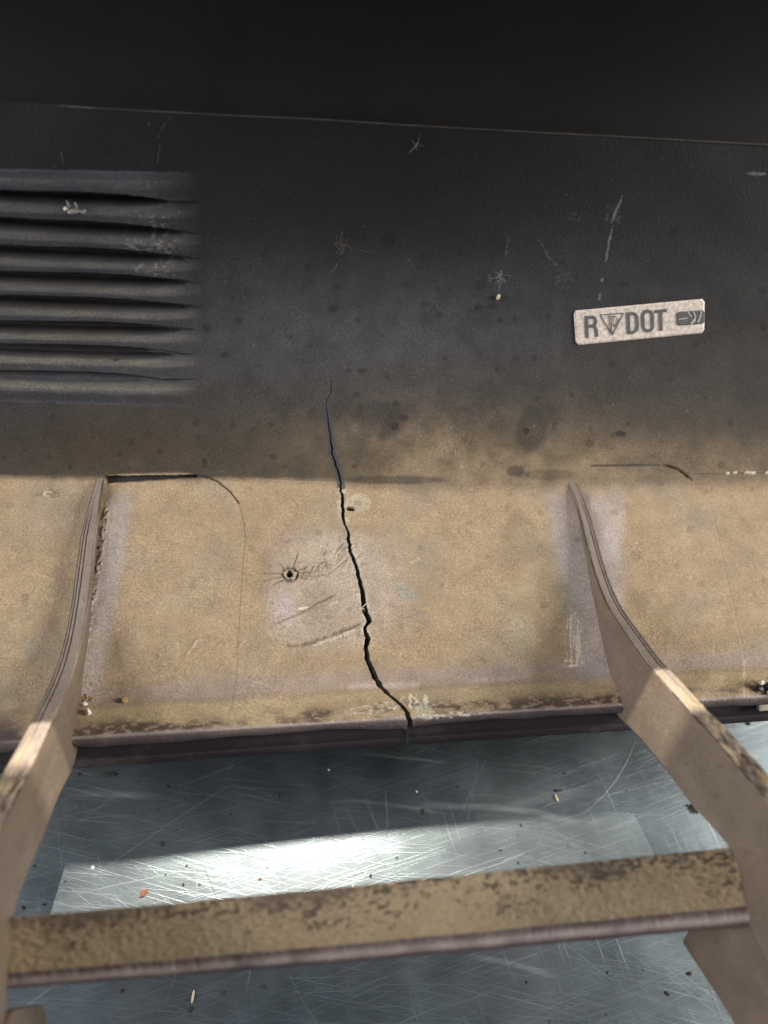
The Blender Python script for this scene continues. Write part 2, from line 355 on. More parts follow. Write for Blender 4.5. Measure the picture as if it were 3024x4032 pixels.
# pale patches
def ell(x, y, a, b, e0=.6, e1=1.15, wob=.7, ang=0.0):
    ca, sa = math.cos(ang), math.sin(ang); u = (PX - x) * ca + (PY - y) * sa; v = -(PX - x) * sa + (PY - y) * ca
    return 1 - ss(e0, e1, (u / a) ** 2 + (v / b) ** 2 + wob * (fine - .5) + wob * (med - .5))
blend(ell(1408, 1982, 52, 38) * .75, (.50, .42, .30)); blend(ell(1425, 2055, 45, 30) * .35, (.40, .30, .15))
blend(ell(2058, 2500, 66, 85) * .42, (.42, .38, .27)); blend(ell(2020, 2390, 90, 110, .2, 1.3) * .22, (.36, .32, .22))
blend(ell(1600, 2330, 60, 34, ang=.6) * .8, (.33, .31, .25)); blend(ell(1560, 2395, 150, 22, ang=.25) * .4, (.34, .27, .22))
st = ell(2258, 2520, 34, 110) * ss(.48, .56, vnoise(PX / 5, PY / 70, 5)); blend(st * .8, (.66, .58, .46))
blend(ell(2255, 2610, 45, 20) * ss(.5, .6, fine) * .9, (.75, .68, .56))
# white combed marks where the flange split
cm = ell(1640, 2762, 70, 36, ang=.15) * ss(.50, .58, fbm(PX / 11 - PY / 30, PY / 26, 2, 51)); blend(cm * .9, (.72, .66, .54))
blend(ell(1672, 2800, 44, 34, ang=.5, wob=.4) * .55, (.50, .47, .36)); cm = ell(1760, 2815, 130, 16, ang=-.05) * ss(.52, .6, fine); blend(cm * .9, (.72, .66, .54))
blend(ell(1490, 2790, 120, 20, ang=-.12) * ss(.53, .6, fbm(PX / 16, PY / 8, 2, 53)) * .85, (.68, .60, .48))
blend(ell(1540, 2785, 120, 22, ang=-.12) * ss(.53, .6, fbm(PX / 20, PY / 7, 2, 55)) * .7, (.16, .11, .08))
# cut edges of the crack: pale stressed fringe, dark dusted-off band above the crease
cd_, ct_ = dist_poly(PX, PY, CR[:, :2], 60)
blend((1 - ss(10, 20, cd_ + 9 * (fine - .5))) * (PY < 1925) * (PY > 1560) * .85, (.055, .058, .066))
blend((1 - ss(13, 24, cd_ + 22 * (fine - .5))) * (PY > 1925) * (PY < 2560) * .8 * ss(.42, .62, med), (.60, .52, .43)); H += (1 - ss(12, 24, cd_ + 16 * (fine - .5))) * (PY > 1925) * .0003
# round dark drip marks
spots = [(830,1228),(512,1262),(845,1303)] and []
for _ in range(200):
    x = rng.uniform(0, 3024); y = rng.uniform(880, 2650); 
    if y < 1750 and 780 > x and y < 1580: continue
    spots.append((x, y, rng.uniform(8, 17), rng.uniform(.25, .6)))
spots += [(1528,945,38,.45),(1888,1125,24,.45),(1885,1215,20,.5),(2650,912,20,.5),(1312,1214,18,.6),(1730,1242,17,.6),(940,1262,14,.6),(2100,1408,16,.5),(2655,1300,18,.5),(3005,1288,18,.6),(815,1292,18,.6),
          (1062,2235,13,.4),(2505,2190,22,.5),(1375,1460,12,.5),(1425,1462,13,.6),(1405,1555,14,.6),(1558,1587,14,.6),(1595,1645,13,.6),(1555,1680,17,.7),(2070,1695,16,.7),(1395,1835,10,.7)]
for x, y, r_, a_ in spots:
    mk = (np.abs(PX - x) < 60) & (np.abs(PY - y) < 60)
    e = np.hypot((PX[mk] - x) * (1 + .2 * math.sin(x)), PY[mk] - y) / r_ + .5 * (fine[mk] - .5)
    f = (1 - ss(.75, 1.1, e)) * a_; dk = np.where(PY[mk] < 1870, .35, .62)
    c = col[mk]; col[mk] = c * (1 - f * (1 - dk))[:, None]
# line features: (points, half width px, height m, colour, strength)
def line(pts, hw, h=0, c=None, a=1.0, taper=True, hw2=None, rough=0.0):
    global H
    D_, T_ = dist_poly(PX, PY, pts, 60)
    w_ = hw * (np.clip(np.minimum(T_, 1 - T_) * 6, .25, 1) if taper else 1)
    if hw2 is not None: w_ = hw + (hw2 - hw) * T_
    D_ = D_ + rough * (fine - .5)
    mm = 1 - ss(.55, 1.25, D_ / w_)
    H = H + h * mm
    if c is not None: blend(mm * a, c)
line(LT[:3], 13, -.0045, (.02, .016, .014), .95, False, 4, 5); line(LT[2:7], 4.2, -.0008, (.06, .045, .04), .8, False, 2.6)
line(LT[6:], 2.6, -.00025, (.19, .135, .085), .5, False, 2.0, 2)
line([(425,1872),(603,1868),(772,1866)], 6, .0007, (.5, .38, .24), .6)
line(RT[:3], 3.2, -.0006, (.05, .042, .038), .75, True, None, 3); line(RT[2:5], 5, -.0010, (.035, .03, .027), .85, True, None, 5); line(RT[4:], 2.6, -.0002, (.19, .135, .085), .45, False, 2.0, 2)
line([(2740,1868),(2880,1866),(3024,1862)], 3, -.0003, (.08, .065, .055), .6, False)
for x in (2935, 2950, 2962, 3018, 2860, 2890): line([(x, 1862), (x + rng.uniform(6, 14), 1860 + rng.uniform(-3, 6))], 5, .0004, (.7, .62, .5), .9, False)
line([(1000,1886),(1150,1896),(1330,1902)], 3, .0001, (.40, .33, .25), .5)
line([(1362,2001),(1400,2004)], 6, -.003, (.015, .012, .01), .95)
# impact scratches
line([(1062,2472),(1190,2416),(1252,2380),(1325,2348)], 4, -.0004, (.20, .14, .11), .75, rough=5); line([(1172,2404),(1212,2398)], 7, .0003, (.74, .66, .55), .85, rough=6)
line([(1290,2389),(1328,2375)], 6, .0002, (.74, .66, .55), .85, rough=6); line([(1235,2383),(1320,2350)], 4, -.0003, (.24, .17, .125), .7, rough=5)
line([(1140,2420),(1300,2385),(1390,2340)], 2.5, -.0002, (.26, .19, .16), .5)
line([(1120,2550),(1215,2538),(1290,2512),(1370,2480),(1430,2458)], 5.5, -.0006, (.22, .155, .115), .75, rough=20); line([(1230,2545),(1300,2524),(1420,2482)], 8, .0006, (.62, .52, .42), .7, rough=22)
line([(1440,2465),(1560,2440),(1700,2400)], 3, -.0002, (.30, .22, .16), .5, rough=5)
line([(1610,2215),(1660,2195)], 5, .0002, (.56, .46, .30), .5, rough=5); line([(1500,2380),(1600,2270)], 3, .0001, (.5, .42, .36), .4)
line([(735,2580),(775,2525),(790,2520)], 5, .0004, (.58, .5, .36), .6, rough=8); line([(430+20,2160),(530,2150)], 2.5, 0, (.26, .2, .15), .4)
# fan of fine stress lines between the bolt hole and the crack
for k in range(70):
    t = rng.random(); x = 1160 + t * 230; y = 2265 - 150 * t * rng.random() + rng.uniform(-40, 90) * (1 - t); L_ = rng.uniform(18, 70); an = rng.normal(-.5, .55)
    line([(x, y), (x + L_ * .5 * math.cos(an), y + L_ * .5 * math.sin(an) + rng.uniform(-5, 5)), (x + L_ * math.cos(an), y + L_ * math.sin(an))], 2.4, -.00022, (.27, .20, .15), .55)
for an in (-1.2, -.55, -.2, .1, .3, 2.4, 2.9, 3.3, 3.9):
    line([(1143 + 28 * math.cos(an), 2270 + 28 * math.sin(an)), (1143 + rng.uniform(60, 120) * math.cos(an), 2270 + rng.uniform(50, 100) * math.sin(an))], 3.2, -.0004, (.2, .14, .1), .7)
# torn bolt hole
rr_ = np.hypot(PX - 1143, (PY - 2270) * 1.05) + 22 * (fbm(PX / 13, PY / 13, 3, 61) - .5)
H += -.0045 * (1 - ss(6, 15, rr_)) + .0010 * np.exp(-((rr_ - 19) / 4) ** 2) - .0009 * np.exp(-((rr_ - 26) / 4) ** 2) + .0006 * np.exp(-((rr_ - 32) / 4) ** 2)
blend((1 - ss(7, 15, rr_)) * .97, (.02, .018, .014)); blend(np.exp(-((rr_ - 25) / 4) ** 2) * .6, (.10, .085, .06)); blend(np.exp(-((rr_ - 19) / 3) ** 2) * .5, (.45, .39, .29))
blend(np.exp(-((rr_ - 33) / 4) ** 2) * .4, (.16, .12, .08))
# dirt packed along the left rib
lrd = np.abs(PX - lrx - 2 + 6 * (fine - .5)); gnl = (1 - ss(6, 13, lrd)) * ss(.54, .62, fbm(PX / 6, PY / 6, 2, 71)) * ss(1960, 2050, PY) * (1 - ss(2760, 2800, PY))
H += .0008 * gnl; blend(gnl * .8, (.21, .14, .075))
# scrapes and grime on the dark part
for pts, hw, a_ in ((([(2452,775),(2428,830),(2410,880)]), 6, .75), ([(2415,890),(2398,960),(2385,1035)], 6, .8), ([(2374,1095),(2368,1110)], 6, .7), ([(2364,1150),(2358,1185)], 6, .7),
                ([(2005,925),(1992,1010)], 4, .3), ([(2120,940),(2160,1010),(2205,1060)], 3, .35), ([(2935,682),(3024,686)], 6, .7), ([(620,545),(640,500),(690,430)], 3, .25), ([(632,560),(620,640)], 3, .25), ([(1345,1010),(1315,1060),(1295,1075)], 3, .3), ([(1610,1020),(1650,1090)], 3, .25), ([(240,590),(248,640)], 4, .3)):
    line(pts, hw * .8, 0, (.21, .215, .22), a_ * .75, rough=8)
blend(ell(2415, 850, 45, 55, .1, 1.0) * ss(.45, .6, fine) * .3, (.12, .125, .13)); blend(ell(2280, 855, 60, 26, .1, 1.0) * ss(.5, .62, fine) * .22, (.14, .14, .14))
blend(ell(2215, 1095, 50, 50, .1, 1.1) * ss(.52, .62, fine) * .22, (.14, .14, .14)); blend(ell(1930, 1095, 12, 22, .2, 1.1) * .25, (.2, .2, .19))
gm = (SLAT >= 0) * env * ss(.52, .66, fbm(PX / 60, PY / 12, 4, 81)); blend(gm * .18, (.16, .155, .14)); blend((SLAT >= 0) * env * .6, (.066, .070, .082), .5)
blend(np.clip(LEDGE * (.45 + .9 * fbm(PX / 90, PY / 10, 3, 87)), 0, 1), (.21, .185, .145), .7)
blend((SLAT >= 0) * env * ell(610, 960, 130, 150, .1, 1.1) * ss(.56, .66, fbm(PX / 14, PY / 9, 3, 83)) * .4, (.33, .32, .30))

rim = ss(S[-1] - .0008, S[-1] - .0003, SS) * ss(200, 300, PX); blend(rim * .6 * (.4 + med), (.15, .137, .12)); H += .0004 * rim
P = P0 + NX * H[..., None]
# ------------------------------------------------------------------ build the bumper
root = bpy.data.objects.new('bumper_cover', None); root.location = (0, 0, 0); C.objects.link(root)
tag(root, 'dusty broken plastic bumper cover with a long crack, two ribs and louvers', 'bumper cover')
nc = XX.shape[1]
idx = np.arange(nr * nc).reshape(nr, nc).copy()
weld = crk_w == 0
idx[weld, nl] = idx[weld, nl - 1]
Pf = P.reshape(-1, 3)
FL = grid_faces(nr, nl, idx[:, :nl]); FR = grid_faces(nr, nrr, idx[:, nl:])
# vertex normals over the whole sheet
def vnorm(V, Fq):
    n = np.cross(V[Fq[:, 2]] - V[Fq[:, 0]], V[Fq[:, 3]] - V[Fq[:, 1]]); out = np.zeros_like(V)
    for k in range(4): 
        for c_ in range(3): out[:, c_] += np.bincount(Fq[:, k], n[:, c_], len(V))
    return out / (np.linalg.norm(out, axis=1)[:, None] + 1e-20)
Fa = np.vstack([FL, FR]); VN = vnorm(Pf, Fa)
if VN[len(VN) // 2] @ np.array([0, -.3, 1]) < 0: Fa = Fa[:, ::-1]; VN = -VN
sl_f = SLAT.reshape(-1)[Fa].min(1); slx = PX.reshape(-1)[Fa].max(1); sl_f = np.where(slx < 790, sl_f, -1)
# louvre slats run far outside the frame too; PX < 800 keeps them
colf = np.clip(col.reshape(-1, 3), .008, .85); rgf = np.clip(rg.reshape(-1), .25, .95)
def piece(name, Fq, mat, extra=None):
    u, inv = np.unique(Fq, return_inverse=True); inv = inv.reshape(Fq.shape)
    V = Pf[u]; cc = colf[u]; rr = rgf[u]; nn = VN[u]; Fo = inv
    if extra is not None:
        V2, F2, c2, r2, n2 = extra; Fo = np.vstack([Fo, F2 + len(V)]); V = np.vstack([V, V2]); cc = np.vstack([cc, c2]); rr = np.r_[rr, r2]; nn = np.vstack([nn, n2])
    return np_mesh(name, V, Fo, mat, root, {'Col': cc, 'Rgh': rr}, True, nn)
# thickness: crack walls and a coarser back sheet
TH = .0034
wf = []; wv = []; wc = []; wr = []; wn = []
def add_block(V, Fq, c, r, n):
    g = np.cross(V[Fq[:, 2]] - V[Fq[:, 0]], V[Fq[:, 3]] - V[Fq[:, 1]])
    if (g * n[Fq[:, 0]]).sum() < 0: Fq = Fq[:, ::-1]
    wf.append(Fq + sum(len(v) for v in wv)); wv.append(V); wc.append(c); wr.append(r); wn.append(n)
open_rows = np.where(~weld)[0]; r0, r1 = open_rows.min(), min(open_rows.max() + 1, nr - 1)
for side, j in ((1, nl - 1), (-1, nl)):
    R_ = np.arange(r0, r1 + 1); k = 5; lay = []
    for q in range(k):
        f = q / (k - 1); off = -(TH * f) * NX[R_, j]
        rough_ = (vnoise(R_ * .35, np.full(len(R_), q * 2.1), 91 + j) - .5) * 3.5e-4 * (0 < q)
        pt = P[R_, j] + off; pt[:, 0] += rough_ - (.0002 if side > 0 else .0005) * f * np.clip(crk_w[R_] / .0012, 0, 1); lay.append(pt)
    V = np.stack(lay, 1).reshape(-1, 3); Fq = grid_faces(len(R_), k)
    if side > 0: Fq = Fq[:, ::-1]
    nn = np.zeros_like(V); nn[:, 0] = side * 1.0; nn += .5 * (rng.random(nn.shape) - .5)
    nn /= np.linalg.norm(nn, axis=1)[:, None]
    cw = np.array([.20, .19, .155]) * (.75 + .5 * rng.random((len(V), 1)))
    add_block(V, Fq, cw, np.full(len(V), .8), nn)
bi = np.unique(np.r_[np.arange(0, nr, 6), nr - 1])
for (a, b) in ((0, nl), (nl, nc)):
    bj = np.unique(np.r_[np.arange(a, b, 8), b - 1]); off = TH * np.where(SLAT >= 0, 1.0, 1.0)
    Hb = np.minimum(H, 0) * 0
    V = (P0 - NX * (TH + .0007 * (SLAT >= 0))[..., None] + NX * Hb[..., None])[np.ix_(bi, bj)].reshape(-1, 3)
    keep = None
    Fq = grid_faces(len(bi), len(bj))[:, ::-1]
    nn = -NX[np.ix_(bi, bj)].reshape(-1, 3)
    # the back stands behind the slat recesses
    sl_ = (SLAT >= 0)[np.ix_(bi, bj)].reshape(-1); V[sl_] -= NX[np.ix_(bi, bj)].reshape(-1, 3)[sl_] * .0105
    add_block(V, Fq, np.full((len(V), 3), .04), np.full(len(V), .7), nn)
extra = (np.vstack(wv), np.vstack(wf), np.vstack(wc), np.concatenate(wr), np.vstack(wn))
piece('panel', Fa[sl_f < 0], M_panel, extra)
for k in range(9):
    if (sl_f == k).any(): piece('louver_slat', Fa[sl_f == k], M_panel)

# upper flange behind the panel's top edge: rises and leans back over towards the camera, then the outer skin goes down to the sheet
def extrude(name, pts, x0, x1, nx, mat, parent, th=.0025, off=None, step=.002, sig=2.0, attrs=None, closed=False, jit=None):
    p = gsm(resample(np.array(pts, float), step), sig); t = np.gradient(p, axis=0); t /= np.linalg.norm(t, axis=1)[:, None]; n = np.c_[-t[:, 1], t[:, 0]]
    q = np.vstack([p, (p - n * th)[::-1]]); xs = np.linspace(x0, x1, nx); V = np.zeros((len(q), nx, 3)); V[..., 0] = xs; V[..., 1] = q[:, :1]; V[..., 2] = q[:, 1:]
    if off is not None: V = off(V)
    k = len(q); I = np.arange(k * nx).reshape(k, nx); I = np.vstack([I, I[:1]])
    F_ = [tuple(f) for f in grid_faces(k + 1, nx, I)]
    h_ = k // 2
    for c_ in (0, nx - 1):
        for i in range(h_ - 1): F_.append((I[i, c_], I[i + 1, c_], I[k - 2 - i, c_], I[k - 1 - i, c_]))
    o = np_mesh(name, V.reshape(-1, 3), F_, mat, parent, attrs)
    bm = bmesh.new(); bm.from_mesh(o.data); bmesh.ops.recalc_face_normals(bm, faces=bm.faces); bm.to_mesh(o.data); bm.free()
    return o
TOPY = .1346
def edge_in(x): return np.where(x > .03, .45, .45) * np.clip(np.abs(x - .03), 0, .04) ** 2 + (fbm(x * 60, x * 0 + 2, 3, 77) - .5) * .0004
def up_off(V):
    f = ss(.22, .30, V[..., 2])
    x = V[..., 0]
    V[..., 1] += f * -edge_in(x) + (fbm(x * 14, V[..., 2] * 14, 3, 7) - .5) * .006 * ss(.215, .24, V[..., 2]) * (1 - ss(.262, .275, V[..., 2]))
    return V
extrude('upper_flange', [(.2340, .1800), (.2372, .1895), (.2402, .204), (.2410, .225), (.236, .250), (.218, .272), (.185, .285), (TOPY, .290)], X0, X1, 120, M_upper, root, .003, up_off)
def sk_off(V):
    V[..., 1] -= edge_in(V[..., 0]) * ss(.0, .28, V[..., 2]); return V
extrude('outer_skin', [(TOPY + .0005, .2935), (.185, .302), (.245, .298), (.285, .262), (.302, .20), (.305, .12), (.298, .05), (.290, .0015)], X0, X1, 60, M_upper, root, .003, sk_off)

# ------------------------------------------------------------------ ribs
def rib(x_in, sgn, crest, crest_w, bottom, seed):
    """plate across the bumper: crest and bottom are (y, z) curves; x_in is its inner face, it extends away from the middle"""
    n = 420
    cr_ = np.array(crest, float); s = np.r_[0, np.cumsum(np.hypot(*np.diff(cr_, axis=0).T))]; t = np.linspace(0, 1, n)
    cy = gsm(np.c_[np.interp(t * s[-1], s, cr_[:, 0]), np.interp(t * s[-1], s, cr_[:, 1])], 9)
    bo = np.array(bottom, float); s2 = np.r_[0, np.cumsum(np.hypot(*np.diff(bo, axis=0).T))]; s2 /= s2[-1]
    by = gsm(np.c_[np.interp(t, s2, bo[:, 0]), np.interp(t, s2, bo[:, 1])], 5)
    tw = np.interp(t, [0, .12, .4, 1], crest_w)
    sec = []                                                     # cross-section: (u across, v from crest 0 to bottom 1, extra lift)
    na = 34
    for k in range(na): sec.append((0.0, 1 - k / (na - 1) * .985, 0))
    for k in range(6): a = k / 5 * math.pi / 2; sec.append((.16 * (1 - math.cos(a)), 0.0, -.0011 * (1 - math.sin(a))))
    for k in range(1, 22): sec.append((.16 + .68 * k / 22, 0.0, 0))
    for k in range(6): a = k / 5 * math.pi / 2; sec.append((.84 + .16 * math.sin(a), 0.0, -.0011 * (1 - math.cos(a))))
    for k in range(na): sec.append((1.0, .015 + k / (na - 1) * .985, 0))
    sec = np.array(sec); m_ = len(sec)
    dv = by - cy
    V = np.zeros((n, m_, 3)); U = sec[:, 0][None, :]
    V[..., 0] = x_in + sgn * (U * tw[:, None])
    V[..., 1] = cy[:, :1] + dv[:, :1] * sec[:, 1][None, :]
    V[..., 2] = cy[:, 1:] + dv[:, 1:] * sec[:, 1][None, :] + sec[:, 2][None, :]
    top = (sec[:, 1] == 0)[None, :]; T = t[:, None] + 0 * U; A = s[-1] * T
    groove = np.exp(-((U - .62) / .05) ** 2) + .8 * np.exp(-((U - .82) / .045) ** 2)
    rise = ss(.02, .12, T)
    V[..., 2] += top * (-groove * .0006 * (1 - ss(.35, .6, T)) * rise)
    nz = fbm(A * 420, U * 7 + seed, 4, seed); nb = fbm(A * 170 + 3, U * 3.0 + seed, 3, seed + 5); nlow = fbm(A * 30, sec[:, 1][None, :] * 2 + U * 3, 3, seed + 9)
    wear = ss(.38, .6, T) * top
    V[..., 2] += wear * (nz - .5) * .0016 + wear * (nb - .5) * .0016
    V[..., 0] += sgn * (nlow - .5) * .0010 * (1 - top) + (fbm(A * 25, A * 0, 2, seed + 3) - .5) * .0022 * ss(.4, .8, T)
    c = np.zeros((n, m_, 3)); c[:] = (.140, .106, .079)
    c *= (.84 + .32 * nlow)[..., None]
    side_d = ss(.25, .75, nlow) * (1 - top); c += (np.array([.180, .138, .100]) - c) * (.4 * side_d)[..., None]
    ctop = np.array([.27, .22, .185]); c = np.where(top[..., None], ctop * (.85 + .3 * nz)[..., None], c)
    c += (np.array([.44, .34, .21]) - c) * (wear * ss(.40, .62, nb + .3 * (nz - .5)))[..., None]
    c += (np.array([.11, .075, .06]) - c) * (ss(.45, .6, T) * top * ss(.55, .66, fbm(A * 260, U * 3.4 + 9, 4, seed + 21)) * .85)[..., None]
    c += (np.array([.10, .07, .055]) - c) * (top * groove * (1 - ss(.35, .6, T)) * rise * .55)[..., None]
    sp = fbm(A * 330, (sec[:, 1][None, :]) * dvl(dv)[:, None] * 330, 2, seed + 31); c += (np.array([.12, .08, .06]) - c) * ((1 - top) * ss(.73, .8, sp) * .6)[..., None]
    jn = ss(.35, .2, T) * 0
    r = np.full((n, m_), .62); r = np.where(top, .5, r)
    V = V.reshape(-1, 3); I = np.arange(n * m_).reshape(n, m_)
    Fq = grid_faces(n, m_)
    Fb = np.stack([I[:-1, -1], I[:-1, 0], I[1:, 0], I[1:, -1]], -1)
    Fq = np.vstack([Fq, Fb])
    if sgn < 0: Fq = Fq[:, ::-1]
    return np_mesh('rib', V, Fq, M_rib, root, {'Col': np.clip(c.reshape(-1, 3), .01, .8), 'Rgh': r.reshape(-1)})
def dvl(dv): return np.hypot(dv[:, 0], dv[:, 1])
Z = CAM_H
Lcr = [(.169, .0735), (.162, .0752), (.1500, .0748), (.1294, .0732), (.1102, .0722), (.0958, .0733), (.0827, Z-.2475), (.0738, Z-.2415), (.0572, Z-.2290), (.0407, Z-.2150), (.025, Z-.202), (.005, Z-.188), (-.03, Z-.165), (-.06, Z-.150)]
Lbo = [(.168, Z-.258), (.150, Z-.259), (.1294, Z-.262), (.1102, Z-.264), (.093, Z-.264), (.0750, Z-.2650), (.0610, Z-.2650), (.0565, Z-.2625), (.0511, Z-.2600), (.0460, Z-.2530), (.0395, Z-.2468), (.0303, Z-.2405), (.0204, Z-.2323), (.0144, Z-.2260), (.0058, Z-.2240), (-.012, Z-.232), (-.03, Z-.228), (-.06, Z-.21)]
rib(-.075, -1, Lcr, [.0020, .0056, .0062, .0066], Lbo, 3)
Rcr = [(.166, Z-.2540), (.1600, Z-.2525), (.1500, Z-.2500), (.1428, Z-.2503), (.1268, Z-.2510), (.1160, Z-.2505), (.1045, Z-.2490), (.0946, Z-.2452), (.0815, Z-.2366), (.070, Z-.2300), (.0595, Z-.2202), (.0488, Z-.2122), (.0398, Z-.2038), (.0299, Z-.1964), (.0178, Z-.1871), (0, Z-.175), (-.03, Z-.157), (-.06, Z-.145)]
Rbo = [(.166, Z-.258), (.150, Z-.258), (.1268, Z-.262), (.1045, Z-.264), (.0880, Z-.2645), (.0740, Z-.2650), (.0605, Z-.2640), (.0559, Z-.2590), (.0500, Z-.2515), (.045, Z-.2462), (.0322, Z-.2351), (.021, Z-.2265), (.0137, Z-.2178), (.0081, Z-.2125), (.0018, Z-.2090), (-.012, Z-.214), (-.03, Z-.208), (-.06, Z-.20)]
rib(.125, 1, Rcr, [.0020, .0050, .0058, .0066], Rbo, 13)
# lower braces under the cross bar
def slab(name, poly, x0, x1, mat, parent, bev=.0012, seg=3):
    bm = bmesh.new(); vs = [bm.verts.new((x0, *p)) for p in poly]; f = bm.faces.new(vs)
    e = bmesh.ops.extrude_face_region(bm, geom=[f]); bmesh.ops.translate(bm, vec=(x1 - x0, 0, 0), verts=[v for v in e['geom'] if isinstance(v, bmesh.types.BMVert)])
    bmesh.ops.recalc_face_normals(bm, faces=bm.faces)
    bmesh.ops.bevel(bm, geom=bm.edges[:], offset=bev, segments=seg, affect='EDGES', profile=.5)
    me = bpy.data.meshes.new(name); bm.to_mesh(me); bm.free(); me.materials.append(mat)
    o = bpy.data.objects.new(name, me); C.objects.link(o); o.parent = parent
    for p in me.polygons: p.use_smooth = True
    return o
M_brace = dusty_plastic('dusty_brown_plastic', attr=False, col=(.16, .115, .085), rgh=.65, grain=.7, speck=.3, mottle=(35.0, (.10, .075, .055), [(.42, 0.0), (.65, .9)]))
slab('brace', [(-.013, Z-.2365), (-.0140, Z-.262), (-.0200, Z-.270), (-.040, Z-.262), (-.075, Z-.235), (-.075, Z-.21), (-.03, Z-.212)], -.0747, -.0815, M_brace, root)
slab('brace', [(-.011, Z-.206), (-.0120, Z-.250), (-.0158, Z-.2575), (-.0289, Z-.2442), (-.0358, Z-.2381), (-.075, Z-.205), (-.075, Z-.19), (-.03, Z-.195)], .1247, .1320, M_brace, root)

# ------------------------------------------------------------------ cross bar
def cross_bar():
    nx = 640; xs = np.linspace(-.0815, .1315, nx); f = (xs + .075) / .2
    Lsec = np.array([(.0078, Z-.2202), (-.0068, Z-.2310), (-.0090, Z-.2341), (-.0052, Z-.2352), (.0075, Z-.2262)])
    Rsec = np.array([(.0085, Z-.2128), (-.0089, Z-.2112), (-.0120, Z-.2140), (-.0090, Z-.2162), (.0078, Z-.2180)])
    # round the section
    def rnd(s):
        out = []
        for i in range(5):
            a, b, c_ = s[i - 1], s[i], s[(i + 1) % 5]; r = [.0006, .0020, .0018, .001, .001][i]
            p = b + (a - b) / np.linalg.norm(a - b) * r; q = b + (c_ - b) / np.linalg.norm(c_ - b) * r
            for k in range(6): t = k / 5; out.append((1 - t) ** 2 * p + 2 * t * (1 - t) * b + t * t * q)
            nxt = s[(i + 1) % 5]
            L2 = nxt; r2 = [.0006, .0020, .0018, .001, .001][(i + 1) % 5]; q2 = nxt + (b - nxt) / np.linalg.norm(b - nxt) * r2
            nn_ = 44 if i == 0 else 10
            for k in range(1, nn_): out.append(q + (q2 - q) * k / nn_)
        return np.array(out)
    a, b = rnd(Lsec), rnd(Rsec); m_ = len(a)
    Q = a[:, None, :] * (1 - f)[None, :, None] + b[:, None, :] * f[None, :, None]
    V = np.zeros((m_, nx, 3)); V[..., 0] = xs; V[..., 1:] = Q
    sag = np.sin(np.clip(f, 0, 1) * np.pi)
    V[..., 1] += -.0004 * sag; V[..., 2] += .0006 * sag + (fbm(xs * 40, xs * 0, 3, 5) - .5) * .0008
    V[..., 1] += (fbm(xs * 60, xs * 0 + 4, 3, 15) - .5) * .0004
    k = np.arange(m_); topface = ((k >= 3) & (k < 52))[:, None] * np.ones((1, nx))
    tpos = np.clip((k - 5) / 44., 0, 1)[:, None] + 0 * V[..., 0]          # 0 back ... 1 front
    X = V[..., 0]; w_ = fbm(X * 800 + 2 * fbm(X * 80, tpos * 4, 2, 7), tpos * 21, 4, 101); w2 = fbm(X * 150, tpos * 9, 3, 103); w3 = fbm(X * 50, tpos * 1.6, 3, 105)
    c = np.zeros(V.shape); c[:] = (.37, .28, .172); c *= (.85 + .3 * w_)[..., None]
    dark = topface * ss(.48, .60, w_ + .55 * (w3 - .5) + .42 * (.36 - tpos)) * .55
    c += (np.array([.125, .09, .065]) - c) * dark[..., None]
    dk2 = topface * ss(.55, .66, w_ * .75 + w2 * .25 + .42 * (w3 - .5) + .34 * (.3 - tpos)) * .8; c += (np.array([.05, .036, .03]) - c) * dk2[..., None]
    c += (np.array([.17, .125, .09]) - c) * (topface * ss(.42, .0, tpos) * ss(.4, .6, w3) * .7)[..., None]
    front = ((k >= 48) & (k < 75))[:, None] * np.ones((1, nx))
    fc = np.array([.15, .105, .10]) * (.8 + .4 * w2)[..., None]; c = c * (1 - front[..., None]) + fc * front[..., None]
    c += (np.array([.10, .06, .055]) - c) * (front * ss(.56, .64, fbm(X * 230, tpos * 0 + k[:, None] * .12, 3, 111)) * .7)[..., None]
    edge = np.exp(-((k[:, None] - 52.0) / 1.5) ** 2) * (.35 + .9 * w2); c += (np.array([.56, .46, .42]) - c) * np.clip(edge, 0, 1)[..., None]  # pale line on the front rounding: a highlight painted into the colour
    r = np.where(front > 0, .26, .75)
    V[..., 2] += topface * (w_ - .5) * .0006
    Vv = V.reshape(-1, 3); I = np.arange(m_ * nx).reshape(m_, nx); I2 = np.vstack([I, I[:1]])
    Fq = grid_faces(m_ + 1, nx, I2)
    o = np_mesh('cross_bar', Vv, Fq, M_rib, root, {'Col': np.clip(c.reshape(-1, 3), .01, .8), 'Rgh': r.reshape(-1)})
    n0 = vnorm(Vv, Fq)
    if n0[I[25, nx // 2]][2] < 0: o.data.flip_normals()
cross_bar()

# ------------------------------------------------------------------ trim strip under the lip, snapped in two at the crack
def trim(x0, x1):
    def off(V):
        x = V[..., 0]; f = ss(.03, -.09, x)
        V[..., 2] += .0022 - .0012 * f; V[..., 1] -= .0002 * f
        return V
    n = int((x1 - x0) / .001)
    return extrude('trim_strip', [(.0680, .0600), (.0625, .0596), (.0602, .0580), (.0590, .0572), (.0586, .0562), (.0575, .0552), (.0568, .0553), (.0562, .0542)], x0, x1, n, M_trim, root, .0022, off, step=.0004, sig=1.5)
gx, _ = panel_s(1597, 2850); gx2, _ = panel_s(1618, 2850)
trim(X0, float(gx) - .0006); trim(float(gx2) - .0006, X1)

